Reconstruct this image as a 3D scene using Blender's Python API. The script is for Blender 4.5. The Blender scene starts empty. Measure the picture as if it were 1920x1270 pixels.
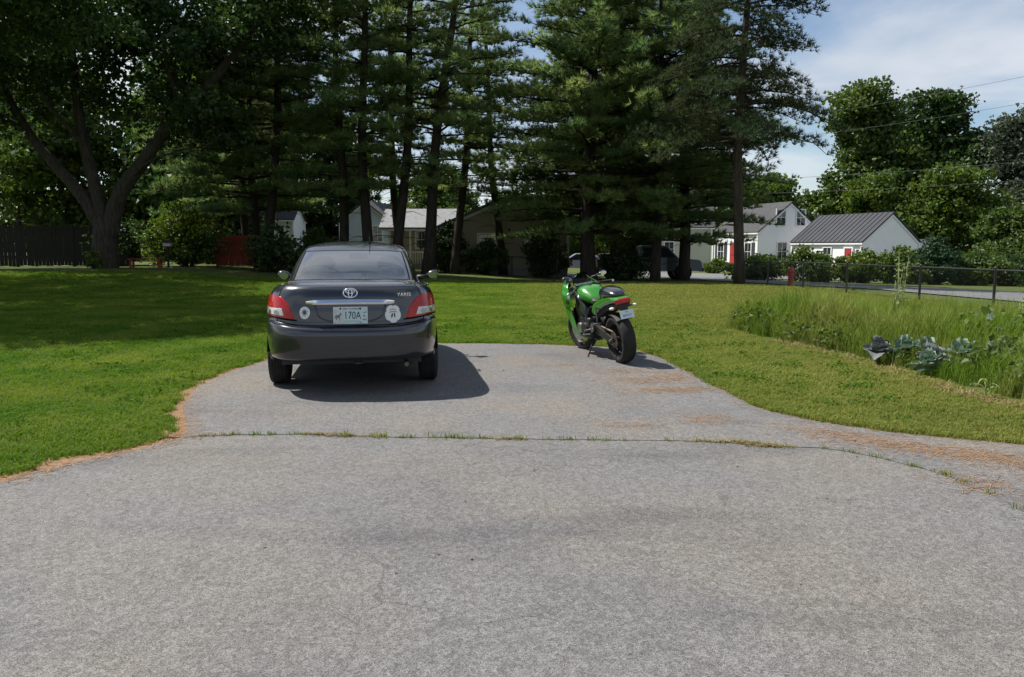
import bpy, bmesh, math, random
import numpy as np
from mathutils import Vector, Matrix, noise as mnoise

R = math.radians
scene = bpy.context.scene
col = scene.collection
rng = np.random.default_rng(7)
random.seed(7)

# ------------------------------------------------------------------ camera
cam_data = bpy.data.cameras.new('camera')
cam_data.sensor_width = 36.0
cam_data.lens = 27.45
cam_data.clip_start = 0.05
cam_data.clip_end = 2000.0
cam = bpy.data.objects.new('camera', cam_data)
col.objects.link(cam)
cam.location = (0.0, 0.0, 1.38)
cam.rotation_euler = (R(90.0 - 6.74), 0.0, 0.0)
scene.camera = cam

# ------------------------------------------------------------------ light
SUN_H = Vector((-0.62, 0.28, 1.0)).normalized()      # direction towards the sun
SUN_EL = math.asin(SUN_H.z)
SUN_AZ = math.atan2(SUN_H.x, SUN_H.y)
sun_data = bpy.data.lights.new('sun', 'SUN')
sun_data.energy = 5.0
sun_data.angle = R(0.53)
sun_data.color = (1.0, 0.955, 0.88)
sun = bpy.data.objects.new('sun', sun_data)
col.objects.link(sun)
sun.rotation_euler = (-SUN_H).to_track_quat('-Z', 'Y').to_euler()

world = bpy.data.worlds.new('World')
scene.world = world
world.use_nodes = True
wt = world.node_tree
wt.nodes.clear()
def wn(t, **kw):
    n = wt.nodes.new(t)
    for k, v in kw.items():
        setattr(n, k, v)
    return n
sky = wn('ShaderNodeTexSky', sky_type='NISHITA')
sky.sun_disc = False
sky.sun_elevation = SUN_EL
sky.sun_rotation = SUN_AZ
sky.air_density = 1.0
sky.dust_density = 0.25
sky.ozone_density = 1.6
tc = wn('ShaderNodeTexCoord')
sep = wn('ShaderNodeSeparateXYZ')
wt.links.new(tc.outputs['Generated'], sep.inputs[0])
addz = wn('ShaderNodeMath', operation='ADD'); addz.inputs[1].default_value = 0.16
wt.links.new(sep.outputs[2], addz.inputs[0])
mxz = wn('ShaderNodeMath', operation='MAXIMUM'); mxz.inputs[1].default_value = 0.05
wt.links.new(addz.outputs[0], mxz.inputs[0])
dvx = wn('ShaderNodeMath', operation='DIVIDE'); dvy = wn('ShaderNodeMath', operation='DIVIDE')
wt.links.new(sep.outputs[0], dvx.inputs[0]); wt.links.new(mxz.outputs[0], dvx.inputs[1])
wt.links.new(sep.outputs[1], dvy.inputs[0]); wt.links.new(mxz.outputs[0], dvy.inputs[1])
cmb = wn('ShaderNodeCombineXYZ')
wt.links.new(dvx.outputs[0], cmb.inputs[0]); wt.links.new(dvy.outputs[0], cmb.inputs[1])
cmap = wn('ShaderNodeMapping'); cmap.inputs['Location'].default_value = (9.1, 4.4, 0.0)
cmap.inputs['Scale'].default_value = (0.55, 0.75, 1.0)
wt.links.new(cmb.outputs[0], cmap.inputs[0])
cn = wn('ShaderNodeTexNoise'); cn.inputs['Scale'].default_value = 1.15
cn.inputs['Detail'].default_value = 9.0; cn.inputs['Roughness'].default_value = 0.52
cn.inputs['Distortion'].default_value = 0.35
wt.links.new(cmap.outputs[0], cn.inputs['Vector'])
cr = wn('ShaderNodeMapRange'); cr.inputs['From Min'].default_value = 0.39
cr.inputs['From Max'].default_value = 0.61; cr.interpolation_type = 'SMOOTHSTEP'
wt.links.new(cn.outputs['Fac'], cr.inputs['Value'])
cn2 = wn('ShaderNodeTexNoise'); cn2.inputs['Scale'].default_value = 2.6; cn2.inputs['Detail'].default_value = 6.0
wt.links.new(cmap.outputs[0], cn2.inputs['Vector'])
ccol = wn('ShaderNodeMix', data_type='RGBA')
ccol.inputs[6].default_value = (4.3, 4.8, 5.6, 1); ccol.inputs[7].default_value = (8.4, 8.6, 8.8, 1)
wt.links.new(cn2.outputs['Fac'], ccol.inputs[0])
cmix = wn('ShaderNodeMix', data_type='RGBA')
cfac = wn('ShaderNodeMath', operation='MULTIPLY'); cfac.inputs[1].default_value = 0.86
wt.links.new(cr.outputs[0], cfac.inputs[0])
wt.links.new(cfac.outputs[0], cmix.inputs[0])
wt.links.new(sky.outputs[0], cmix.inputs[6]); wt.links.new(ccol.outputs[2], cmix.inputs[7])
bg = wn('ShaderNodeBackground'); bg.inputs['Strength'].default_value = 0.075
wt.links.new(cmix.outputs[2], bg.inputs['Color'])
wo = wn('ShaderNodeOutputWorld')
wt.links.new(bg.outputs[0], wo.inputs[0])

scene.view_settings.view_transform = 'Standard'
scene.view_settings.look = 'None'
scene.view_settings.exposure = 0.66
scene.view_settings.gamma = 1.0
scene.view_settings.use_curve_mapping = False
scene.render.engine = 'CYCLES'
scene.cycles.max_bounces = 7
scene.cycles.diffuse_bounces = 3
scene.cycles.glossy_bounces = 3
scene.cycles.transmission_bounces = 4
scene.cycles.transparent_max_bounces = 8
scene.cycles.use_denoising = True

# ------------------------------------------------------------------ helpers
def tag(o, label=None, cat=None, group=None, kind=None):
    if label: o['label'] = label
    if cat: o['category'] = cat
    if group: o['group'] = group
    if kind: o['kind'] = kind
    return o

def link(o, parent=None):
    col.objects.link(o)
    if parent is not None:
        o.parent = parent
    return o

def empty(name, loc=(0, 0, 0), rz=0.0):
    o = bpy.data.objects.new(name, None)
    o.empty_display_size = 0.2
    o.location = loc
    o.rotation_euler = (0, 0, rz)
    return link(o)

def meshobj(name, verts, faces, mats, parent=None, smooth=False, mi=None, loc=None):
    me = bpy.data.meshes.new(name)
    me.from_pydata([tuple(v) for v in verts], [], [tuple(f) for f in faces])
    if not isinstance(mats, (list, tuple)): mats = [mats]
    for m in mats: me.materials.append(m)
    if mi is not None:
        me.polygons.foreach_set('material_index', np.asarray(mi, dtype=np.int32))
    if smooth is True:
        me.polygons.foreach_set('use_smooth', np.ones(len(me.polygons), dtype=bool))
    me.update()
    if smooth not in (True, False):
        me.polygons.foreach_set('use_smooth', np.ones(len(me.polygons), dtype=bool))
        me.set_sharp_from_angle(angle=R(smooth))
    o = bpy.data.objects.new(name, me)
    if loc: o.location = loc
    return link(o, parent)

def npmesh(name, V, F, mats, parent=None, smooth=False, mi=None):
    """fast mesh from numpy arrays: V (n,3), F (m,3) or (m,4)"""
    me = bpy.data.meshes.new(name)
    V = np.asarray(V, dtype=np.float32); F = np.asarray(F, dtype=np.int32)
    m, k = F.shape
    me.vertices.add(len(V)); me.vertices.foreach_set('co', V.ravel())
    me.loops.add(m * k); me.loops.foreach_set('vertex_index', F.ravel())
    me.polygons.add(m)
    me.polygons.foreach_set('loop_start', np.arange(0, m * k, k, dtype=np.int32))
    try:
        me.polygons.foreach_set('loop_total', np.full(m, k, dtype=np.int32))
    except Exception:
        pass
    if not isinstance(mats, (list, tuple)): mats = [mats]
    for t in mats: me.materials.append(t)
    if mi is not None:
        me.polygons.foreach_set('material_index', np.asarray(mi, dtype=np.int32))
    me.polygons.foreach_set('use_smooth', np.full(m, bool(smooth)))
    me.update(calc_edges=True)
    o = bpy.data.objects.new(name, me)
    return link(o, parent)

class MB:
    """collects simple shapes into one mesh"""
    def __init__(s): s.v = []; s.f = []; s.m = []; s.cur = 0
    def add(s, vs, fs, mi=None):
        o = len(s.v); s.v += [Vector(v) for v in vs]
        for f in fs:
            s.f.append([i + o for i in f]); s.m.append(s.cur if mi is None else mi)
        return s
    def box(s, x0, x1, y0, y1, z0, z1, mi=None):
        vs = [(x0,y0,z0),(x1,y0,z0),(x1,y1,z0),(x0,y1,z0),(x0,y0,z1),(x1,y0,z1),(x1,y1,z1),(x0,y1,z1)]
        return s.add(vs, [(3,2,1,0),(4,5,6,7),(0,1,5,4),(1,2,6,5),(2,3,7,6),(3,0,4,7)], mi)
    def cbox(s, c, d, mi=None, rot=None):
        hx, hy, hz = d[0]/2, d[1]/2, d[2]/2
        vs = [Vector(p) for p in ((-hx,-hy,-hz),(hx,-hy,-hz),(hx,hy,-hz),(-hx,hy,-hz),(-hx,-hy,hz),(hx,-hy,hz),(hx,hy,hz),(-hx,hy,hz))]
        if rot is not None: vs = [rot @ v for v in vs]
        return s.add([v + Vector(c) for v in vs], [(3,2,1,0),(4,5,6,7),(0,1,5,4),(1,2,6,5),(2,3,7,6),(3,0,4,7)], mi)
    def tube(s, pts, rad, n=8, mi=None, cap=True):
        pts = [Vector(p) for p in pts]
        if not hasattr(rad, '__len__'): rad = [rad] * len(pts)
        rings = []; up = None
        for i, p in enumerate(pts):
            d = (pts[min(i+1, len(pts)-1)] - pts[max(i-1, 0)])
            d = d.normalized() if d.length > 1e-9 else Vector((0,0,1))
            if up is None:
                up = Vector((0,0,1)) if abs(d.z) < 0.9 else Vector((1,0,0))
            a = d.cross(up)
            if a.length < 1e-6: a = d.cross(Vector((0,1,0)))
            a.normalize(); b = a.cross(d).normalized(); up = b
            rings.append([p + (a*math.cos(2*math.pi*k/n) + b*math.sin(2*math.pi*k/n))*rad[i] for k in range(n)])
        vs = [v for r in rings for v in r]; fs = []
        for i in range(len(rings)-1):
            for k in range(n):
                k2 = (k+1) % n
                fs.append((i*n+k, i*n+k2, (i+1)*n+k2, (i+1)*n+k))
        if cap:
            fs.append(tuple(range(n-1, -1, -1))); fs.append(tuple(range((len(rings)-1)*n, len(rings)*n)))
        return s.add(vs, fs, mi)
    def lathe(s, prof, axis='x', c=(0,0,0), n=32, mi=None, closed=False):
        """prof: list of (axial, radius)"""
        c = Vector(c); vs = []; fs = []
        for a, r in prof:
            for k in range(n):
                t = 2*math.pi*k/n; u, w = r*math.cos(t), r*math.sin(t)
                p = {'x': (a,u,w), 'y': (w,a,u), 'z': (u,w,a)}[axis]
                vs.append(c + Vector(p))
        m = len(prof)
        for i in range(m if closed else m-1):
            j = (i+1) % m
            for k in range(n):
                k2 = (k+1) % n
                fs.append((i*n+k, i*n+k2, j*n+k2, j*n+k))
        return s.add(vs, fs, mi)
    def loft(s, secs, mi=None, cap=True, closed=True):
        n = len(secs[0]); vs = [p for sec in secs for p in sec]; fs = []
        for i in range(len(secs)-1):
            for k in range(n if closed else n-1):
                k2 = (k+1) % n
                fs.append((i*n+k, i*n+k2, (i+1)*n+k2, (i+1)*n+k))
        if cap:
            fs.append(tuple(range(n-1, -1, -1))); fs.append(tuple(range((len(secs)-1)*n, len(secs)*n)))
        return s.add(vs, fs, mi)
    def prism(s, poly, ext, mi=None):
        """poly: list of 3d points, ext: offset vector"""
        e = Vector(ext); n = len(poly); a = [Vector(p) for p in poly]; b = [p + e for p in a]
        fs = [tuple(range(n)), tuple(range(2*n-1, n-1, -1))]
        for k in range(n):
            k2 = (k+1) % n; fs.append((k, n+k, n+k2, k2))
        return s.add(a + b, fs, mi)
    def sphere(s, c, r, nu=12, nv=8, mi=None):
        c = Vector(c)
        if not hasattr(r, '__len__'): r = (r, r, r)
        vs = []; fs = []
        for j in range(nv+1):
            p = math.pi*j/nv
            for i in range(nu):
                t = 2*math.pi*i/nu
                vs.append(c + Vector((r[0]*math.sin(p)*math.cos(t), r[1]*math.sin(p)*math.sin(t), r[2]*math.cos(p))))
        for j in range(nv):
            for i in range(nu):
                i2 = (i+1) % nu
                fs.append((j*nu+i, (j+1)*nu+i, (j+1)*nu+i2, j*nu+i2))
        return s.add(vs, fs, mi)
    def xf(s, M):
        s.v = [M @ v for v in s.v]; return s
    def build(s, name, mats, parent=None, smooth=False, fix=False, bevel=0.0):
        o = meshobj(name, s.v, s.f, mats, parent, smooth, s.m)
        if fix or bevel:
            bm = bmesh.new(); bm.from_mesh(o.data)
            if bevel:
                bmesh.ops.bevel(bm, geom=bm.edges[:], offset=bevel, segments=2, affect='EDGES', profile=0.6)
            bmesh.ops.recalc_face_normals(bm, faces=bm.faces[:])
            bm.to_mesh(o.data); bm.free()
        return o

def copy_tree(o, parent=None):
    c = o.copy(); col.objects.link(c); c.parent = parent
    for ch in o.children:
        copy_tree(ch, c)
    return c

# ------------------------------------------------------------------ materials
MATS = {}
def mat(name, c=(0.5,0.5,0.5), rough=0.6, metal=0.0, spec=0.5, c2=None, nscale=8.0, ndetail=5.0, nmin=0.35, nmax=0.65,
        bump=0.0, bscale=40.0, coat=0.0, coat_rough=0.05, trans=0.0, emit=None, estr=0.0, island=0.0, stretch=None, rough2=None, world_pos=False, xdry=None):
    m = bpy.data.materials.new(name); m.use_nodes = True; MATS[name] = m
    t = m.node_tree; N = t.nodes; Lk = t.links
    N.clear()
    out = N.new('ShaderNodeOutputMaterial'); b = N.new('ShaderNodeBsdfPrincipled')
    Lk.new(b.outputs[0], out.inputs[0])
    b.inputs['Roughness'].default_value = rough; b.inputs['Metallic'].default_value = metal
    b.inputs['Specular IOR Level'].default_value = spec
    b.inputs['Coat Weight'].default_value = coat; b.inputs['Coat Roughness'].default_value = coat_rough
    b.inputs['Base Color'].default_value = (*c, 1)
    tcn = None
    def vec():
        nonlocal tcn
        if tcn is None:
            if world_pos: g = N.new('ShaderNodeNewGeometry'); tcn = g.outputs['Position']
            else: g = N.new('ShaderNodeTexCoord'); tcn = g.outputs['Object']
            if stretch:
                mp = N.new('ShaderNodeMapping'); mp.inputs['Scale'].default_value = stretch
                Lk.new(tcn, mp.inputs[0]); tcn = mp.outputs[0]
        return tcn
    csock = None
    if c2 is not None:
        n = N.new('ShaderNodeTexNoise'); n.inputs['Scale'].default_value = nscale; n.inputs['Detail'].default_value = ndetail
        Lk.new(vec(), n.inputs['Vector'])
        r = N.new('ShaderNodeMapRange'); r.inputs['From Min'].default_value = nmin; r.inputs['From Max'].default_value = nmax
        Lk.new(n.outputs['Fac'], r.inputs['Value'])
        x = N.new('ShaderNodeMix'); x.data_type = 'RGBA'
        x.inputs[6].default_value = (*c, 1); x.inputs[7].default_value = (*c2, 1)
        Lk.new(r.outputs[0], x.inputs[0]); csock = x.outputs[2]
        if rough2 is not None:
            rr = N.new('ShaderNodeMix'); rr.data_type = 'FLOAT'
            rr.inputs[2].default_value = rough; rr.inputs[3].default_value = rough2
            Lk.new(r.outputs[0], rr.inputs[0]); Lk.new(rr.outputs[0], b.inputs['Roughness'])
    if xdry:      # drier, yellower growth towards one side of the yard
        sx_ = N.new('ShaderNodeSeparateXYZ'); Lk.new(vec(), sx_.inputs[0])
        n3 = N.new('ShaderNodeTexNoise'); n3.inputs['Scale'].default_value = 0.8; n3.inputs['Detail'].default_value = 5; Lk.new(vec(), n3.inputs['Vector'])
        ad = N.new('ShaderNodeMath'); ad.operation = 'MULTIPLY_ADD'; ad.inputs[1].default_value = 5.0; Lk.new(n3.outputs['Fac'], ad.inputs[0]); Lk.new(sx_.outputs[0], ad.inputs[2])
        r3 = N.new('ShaderNodeMapRange'); r3.inputs['From Min'].default_value = xdry[0]; r3.inputs['From Max'].default_value = xdry[1]; r3.inputs['To Max'].default_value = xdry[3]; Lk.new(ad.outputs[0], r3.inputs['Value'])
        x3 = N.new('ShaderNodeMix'); x3.data_type = 'RGBA'; Lk.new(r3.outputs[0], x3.inputs[0]); x3.inputs[7].default_value = (*xdry[2], 1)
        if csock is None: x3.inputs[6].default_value = (*c, 1)
        else: Lk.new(csock, x3.inputs[6])
        csock = x3.outputs[2]
    if island:
        g = N.new('ShaderNodeNewGeometry'); h = N.new('ShaderNodeHueSaturation')
        mr = N.new('ShaderNodeMapRange'); mr.inputs['To Min'].default_value = 1 - island; mr.inputs['To Max'].default_value = 1 + island
        Lk.new(g.outputs['Random Per Island'], mr.inputs['Value']); Lk.new(mr.outputs[0], h.inputs['Value'])
        if csock is None: h.inputs['Color'].default_value = (*c, 1)
        else: Lk.new(csock, h.inputs['Color'])
        csock = h.outputs[0]
    if csock is not None: Lk.new(csock, b.inputs['Base Color'])
    if bump:
        n = N.new('ShaderNodeTexNoise'); n.inputs['Scale'].default_value = bscale; n.inputs['Detail'].default_value = 6
        Lk.new(vec(), n.inputs['Vector'])
        bp = N.new('ShaderNodeBump'); bp.inputs['Strength'].default_value = bump; bp.inputs['Distance'].default_value = 0.02
        Lk.new(n.outputs['Fac'], bp.inputs['Height']); Lk.new(bp.outputs[0], b.inputs['Normal'])
    if trans:
        tl = N.new('ShaderNodeBsdfTranslucent'); tl.inputs['Color'].default_value = (c[0]*1.6, c[1]*1.6, c[2]*0.9, 1)
        if csock is not None:
            h2 = N.new('ShaderNodeHueSaturation'); h2.inputs['Saturation'].default_value = 1.15; h2.inputs['Value'].default_value = 1.5
            Lk.new(csock, h2.inputs['Color']); Lk.new(h2.outputs[0], tl.inputs['Color'])
        ms = N.new('ShaderNodeMixShader'); ms.inputs[0].default_value = trans
        Lk.new(b.outputs[0], ms.inputs[1]); Lk.new(tl.outputs[0], ms.inputs[2]); Lk.new(ms.outputs[0], out.inputs[0])
    if emit:
        b.inputs['Emission Color'].default_value = (*emit, 1); b.inputs['Emission Strength'].default_value = estr
    return m

def glassmat(name, tint=(0.35,0.4,0.42), rough=0.01, refl=1.0):
    m = bpy.data.materials.new(name); m.use_nodes = True; t = m.node_tree; N = t.nodes; N.clear(); Lk = t.links
    out = N.new('ShaderNodeOutputMaterial'); tr = N.new('ShaderNodeBsdfTransparent'); tr.inputs[0].default_value = (*tint, 1)
    gl = N.new('ShaderNodeBsdfGlossy'); gl.inputs['Roughness'].default_value = rough
    fr = N.new('ShaderNodeFresnel'); fr.inputs['IOR'].default_value = 1.5
    mu = N.new('ShaderNodeMath'); mu.operation = 'MULTIPLY'; mu.inputs[1].default_value = 1.6*refl; mu.use_clamp = True
    Lk.new(fr.outputs[0], mu.inputs[0])
    ms = N.new('ShaderNodeMixShader'); Lk.new(mu.outputs[0], ms.inputs[0])
    Lk.new(tr.outputs[0], ms.inputs[1]); Lk.new(gl.outputs[0], ms.inputs[2]); Lk.new(ms.outputs[0], out.inputs[0])
    MATS[name] = m
    return m

def smooth01(a, b, x):
    t = min(1.0, max(0.0, (x - a) / (b - a))); return t*t*(3-2*t)
# ================================================================== ground
FENCE_A = Vector((10.95, 15.0)); FENCE_B = Vector((8.75, 31.0))
_fd = (FENCE_B - FENCE_A).normalized(); _fn = Vector((_fd.y, -_fd.x))
def fence_u(x, y): return (x - FENCE_A.x)*_fn.x + (y - FENCE_A.y)*_fn.y
def tz(x, y):
    """height of the ground"""
    u = fence_u(x, y)
    z = -min(0.60, 0.021*max(0.0, u-0.5)*smooth01(4, 14, y))
    z += -min(0.55, 0.022*max(0.0, y-26.0))*smooth01(-6.0, 4.0, x)
    z += 0.38*smooth01(22.0, 36.0, y)*(1.0 - smooth01(-16.0, -8.0, x))
    return z

def ground_material():
    m = bpy.data.materials.new('lawn_soil'); m.use_nodes = True; t = m.node_tree; N = t.nodes; Lk = t.links
    b = N['Principled BSDF']; b.inputs['Roughness'].default_value = 0.95; b.inputs['Specular IOR Level'].default_value = 0.15
    g = N.new('ShaderNodeTexCoord'); P = g.outputs['Object']
    def noise(scale, detail=5, vec=P):
        n = N.new('ShaderNodeTexNoise'); n.inputs['Scale'].default_value = scale; n.inputs['Detail'].default_value = detail
        Lk.new(vec, n.inputs['Vector']); return n.outputs['Fac']
    def rng_(s, a, bb):
        r = N.new('ShaderNodeMapRange'); r.inputs['From Min'].default_value = a; r.inputs['From Max'].default_value = bb
        Lk.new(s, r.inputs['Value']); return r.outputs[0]
    def mix(f, a, bb):
        x = N.new('ShaderNodeMix'); x.data_type = 'RGBA'; Lk.new(f, x.inputs[0])
        for i, c in ((6, a), (7, bb)):
            if isinstance(c, tuple): x.inputs[i].default_value = (*c, 1)
            else: Lk.new(c, x.inputs[i])
        return x.outputs[2]
    c = mix(rng_(noise(0.35, 6), 0.35, 0.65), (0.060, 0.095, 0.018), (0.120, 0.135, 0.032))
    mp = N.new('ShaderNodeMapping'); mp.inputs['Rotation'].default_value = (0, 0, 0.22); mp.inputs['Scale'].default_value = (0.10, 1.0, 1)
    Lk.new(P, mp.inputs[0])
    w = noise(1.1, 3, mp.outputs[0])
    c = mix(rng_(w, 0.42, 0.60), c, (0.125, 0.135, 0.040))
    c2 = mix(rng_(noise(2.2, 7), 0.58, 0.72), c, (0.17, 0.125, 0.06))
    c3 = mix(rng_(noise(34.0, 4), 0.3, 0.7), c2, (0.035, 0.062, 0.012))
    Lk.new(c3, b.inputs['Base Color'])
    bp = N.new('ShaderNodeBump'); bp.inputs['Strength'].default_value = 0.7; bp.inputs['Distance'].default_value = 0.05
    Lk.new(noise(28.0, 6), bp.inputs['Height']); Lk.new(bp.outputs[0], b.inputs['Normal'])
    return m
M_SOIL = ground_material()

def axis(vals):
    out = []
    for a, b, n in vals: out += list(np.linspace(a, b, n, endpoint=False))
    out.append(vals[-1][1]); return np.array(out)
gx = axis([(-600,-60,8),(-60,-16,14),(-16,30,60),(30,60,12),(60,600,8)])
gy = axis([(-300,-10,8),(-10,4,7),(4,60,75),(60,110,15),(110,900,8)])
GV = []; 
for y in gy:
    for x in gx:
        GV.append((x, y, tz(float(x), float(y))))
nx = len(gx)
GF = [(j*nx+i, j*nx+i+1, (j+1)*nx+i+1, (j+1)*nx+i) for j in range(len(gy)-1) for i in range(nx-1)]
tag(meshobj('ground', GV, GF, M_SOIL, smooth=True), kind='structure')

# ------------------------------------------------------------------ driveway outlines (metres)
def cr_spline(pts, n=6):
    pts = [Vector(p) for p in pts]; out = []
    for i in range(len(pts)-1):
        p0 = pts[max(i-1,0)]; p1 = pts[i]; p2 = pts[i+1]; p3 = pts[min(i+2,len(pts)-1)]
        for k in range(n):
            t = k/n
            out.append(0.5*((2*p1)+(p2-p0)*t+(2*p0-5*p1+4*p2-p3)*t*t+(3*p1-p0-3*p2+p3)*t*t*t))
    out.append(pts[-1]); return out

PAD_LEFT = [(-2.38,5.53),(-2.50,5.90),(-2.80,6.55),(-3.03,7.34),(-3.09,8.27),(-2.98,9.23),(-2.80,10.3),(-2.55,10.95)]
PAD_FAR = [(-2.55,10.95),(-1.06,11.03),(0.3,10.88),(0.95,10.70),(1.55,10.55)]
PAD_RIGHT = [(1.55,10.55),(1.80,9.70),(1.87,9.02),(1.94,8.27),(2.03,7.08),(2.13,6.49),(2.42,5.99),(2.87,5.62),(3.55,5.29),(4.6,4.9),(6.5,4.3),(9.0,3.2)]
SEAM = [(-2.38,5.53),(-1.72,5.59),(-0.85,5.51),(-0.08,5.46),(0.45,5.42),(1.43,5.37),(1.76,5.25),(2.12,5.19),(2.32,5.02),(2.48,4.80),(2.57,4.66),(2.63,4.40),(2.65,4.18),(2.66,3.85),(2.7,3.2),(2.9,2.0),(3.4,0.5)]
APRON_LEFT = [(-2.38,5.53),(-2.54,5.16),(-2.80,4.86),(-2.95,4.55),(-3.08,4.30),(-3.6,3.8),(-5.0,3.1),(-9.0,2.2)]
def wob(p, a=0.03, s=2.3):
    d = mnoise.noise_vector(Vector((p.x*s, p.y*s, 0.3)))*a
    d2 = mnoise.noise_vector(Vector((p.x*9, p.y*9, 4.3)))*a*0.5
    return Vector((p.x + d.x + d2.x, p.y + d.y + d2.y))
pl = [wob(p) for p in cr_spline(PAD_LEFT)]; pf = [wob(p) for p in cr_spline(PAD_FAR, 8)]; prr = [wob(p) for p in cr_spline(PAD_RIGHT, 8)]
sm = [wob(p, 0.02, 3.0) for p in cr_spline(SEAM, 8)]; al = [wob(p) for p in cr_spline(APRON_LEFT)]
pl[0] = sm[0].copy(); al[0] = sm[0].copy()

def asphalt_material(name, base, warm, blue, seed, streak=True):
    m = bpy.data.materials.new(name); m.use_nodes = True; t = m.node_tree; N = t.nodes; Lk = t.links
    b = N['Principled BSDF']; b.inputs['Roughness'].default_value = 0.82; b.inputs['Specular IOR Level'].default_value = 0.35
    g = N.new('ShaderNodeTexCoord')
    mp0 = N.new('ShaderNodeMapping'); mp0.inputs['Location'].default_value = (seed, seed*0.7, 0); Lk.new(g.outputs['Object'], mp0.inputs[0]); P = mp0.outputs[0]
    def noise(scale, detail=5, rough=0.5, vec=None):
        n = N.new('ShaderNodeTexNoise'); n.inputs['Scale'].default_value = scale; n.inputs['Detail'].default_value = detail
        n.inputs['Roughness'].default_value = rough; Lk.new(vec or P, n.inputs['Vector']); return n.outputs['Fac']
    def rng_(s, a, bb, c=0.0, d=1.0):
        r = N.new('ShaderNodeMapRange'); r.inputs['From Min'].default_value = a; r.inputs['From Max'].default_value = bb
        r.inputs['To Min'].default_value = c; r.inputs['To Max'].default_value = d
        Lk.new(s, r.inputs['Value']); return r.outputs[0]
    def mix(f, a, bb):
        x = N.new('ShaderNodeMix'); x.data_type = 'RGBA'; Lk.new(f, x.inputs[0])
        for i, c in ((6, a), (7, bb)):
            if isinstance(c, tuple): x.inputs[i].default_value = (*c, 1)
            else: Lk.new(c, x.inputs[i])
        return x.outputs[2]
    c = mix(rng_(noise(0.8, 6), 0.42, 0.66), base, warm)
    c = mix(rng_(noise(0.55, 7, 0.6), 0.50, 0.72, 0, 0.85), c, blue)
    c = mix(rng_(noise(3.5, 8, 0.65), 0.56, 0.80, 0, 0.55), c, tuple(v*0.55 for v in base))
    if streak:
        mp = N.new('ShaderNodeMapping'); mp.inputs['Rotation'].default_value = (0,0,0.6); mp.inputs['Scale'].default_value = (0.35, 1.6, 1); Lk.new(P, mp.inputs[0])
        c = mix(rng_(noise(1.0, 5, 0.6, mp.outputs[0]), 0.55, 0.72, 0, 0.5), c, tuple(v*0.6 for v in blue))
    # fine branching cracks, broken up by a mask
    wv_ = N.new('ShaderNodeTexNoise'); wv_.inputs['Scale'].default_value = 2.2; wv_.inputs['Detail'].default_value = 7; Lk.new(P, wv_.inputs['Vector'])
    av = N.new('ShaderNodeMixRGB'); av.blend_type = 'ADD'; av.inputs[0].default_value = 0.55; Lk.new(P, av.inputs[1]); Lk.new(wv_.outputs['Color'], av.inputs[2])
    vc = N.new('ShaderNodeTexVoronoi'); vc.feature = 'DISTANCE_TO_EDGE'; vc.inputs['Scale'].default_value = 0.75; Lk.new(av.outputs[0], vc.inputs['Vector'])
    ck = rng_(vc.outputs['Distance'], 0.0, 0.0075, 1.0, 0.0); cm = rng_(noise(0.45, 4), 0.50, 0.58)
    ckm = N.new('ShaderNodeMath'); ckm.operation = 'MULTIPLY'; Lk.new(ck, ckm.inputs[0]); Lk.new(cm, ckm.inputs[1])
    ckh = N.new('ShaderNodeMath'); ckh.operation = 'MULTIPLY'; ckh.inputs[1].default_value = 0.55; Lk.new(ckm.outputs[0], ckh.inputs[0])
    c = mix(ckh.outputs[0], c, tuple(v_*0.35 for v_ in base))
    # small dark drips
    vd = N.new('ShaderNodeTexVoronoi'); vd.inputs['Scale'].default_value = 1.3; vd.inputs['Randomness'].default_value = 1.0; Lk.new(av.outputs[0], vd.inputs['Vector'])
    dr = rng_(vd.outputs['Distance'], 0.02, 0.085, 0.5, 0.0); c = mix(dr, c, tuple(v_*0.45 for v_ in base))
    v = N.new('ShaderNodeTexVoronoi'); v.inputs['Scale'].default_value = 260.0; Lk.new(P, v.inputs['Vector'])
    hs = N.new('ShaderNodeHueSaturation'); Lk.new(c, hs.inputs['Color'])
    sepc = N.new('ShaderNodeSeparateColor'); Lk.new(v.outputs['Color'], sepc.inputs[0])
    f1 = rng_(sepc.outputs[0], 0.0, 1.0, 0.45, 1.55)
    v2 = N.new('ShaderNodeTexVoronoi'); v2.inputs['Scale'].default_value = 48.0; Lk.new(P, v2.inputs['Vector'])
    sep2 = N.new('ShaderNodeSeparateColor'); Lk.new(v2.outputs['Color'], sep2.inputs[0])
    f2 = rng_(sep2.outputs[1], 0.0, 1.0, 0.80, 1.20)
    mu = N.new('ShaderNodeMath'); mu.operation = 'MULTIPLY'; Lk.new(f1, mu.inputs[0]); Lk.new(f2, mu.inputs[1])
    Lk.new(mu.outputs[0], hs.inputs['Value'])
    Lk.new(hs.outputs[0], b.inputs['Base Color'])
    bp = N.new('ShaderNodeBump'); bp.inputs['Strength'].default_value = 0.55; bp.inputs['Distance'].default_value = 0.006
    Lk.new(v.outputs['Distance'], bp.inputs['Height']); Lk.new(bp.outputs[0], b.inputs['Normal'])
    return m
M_ASPH = asphalt_material('aged_asphalt', (0.138,0.135,0.132), (0.152,0.140,0.127), (0.098,0.099,0.105), 3.0)
M_PAD = asphalt_material('pad_asphalt', (0.138,0.136,0.135), (0.158,0.142,0.125), (0.100,0.103,0.112), 11.0)
M_STREET = asphalt_material('street_asphalt', (0.14,0.14,0.145), (0.155,0.15,0.145), (0.115,0.12,0.13), 23.0, False)

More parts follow.
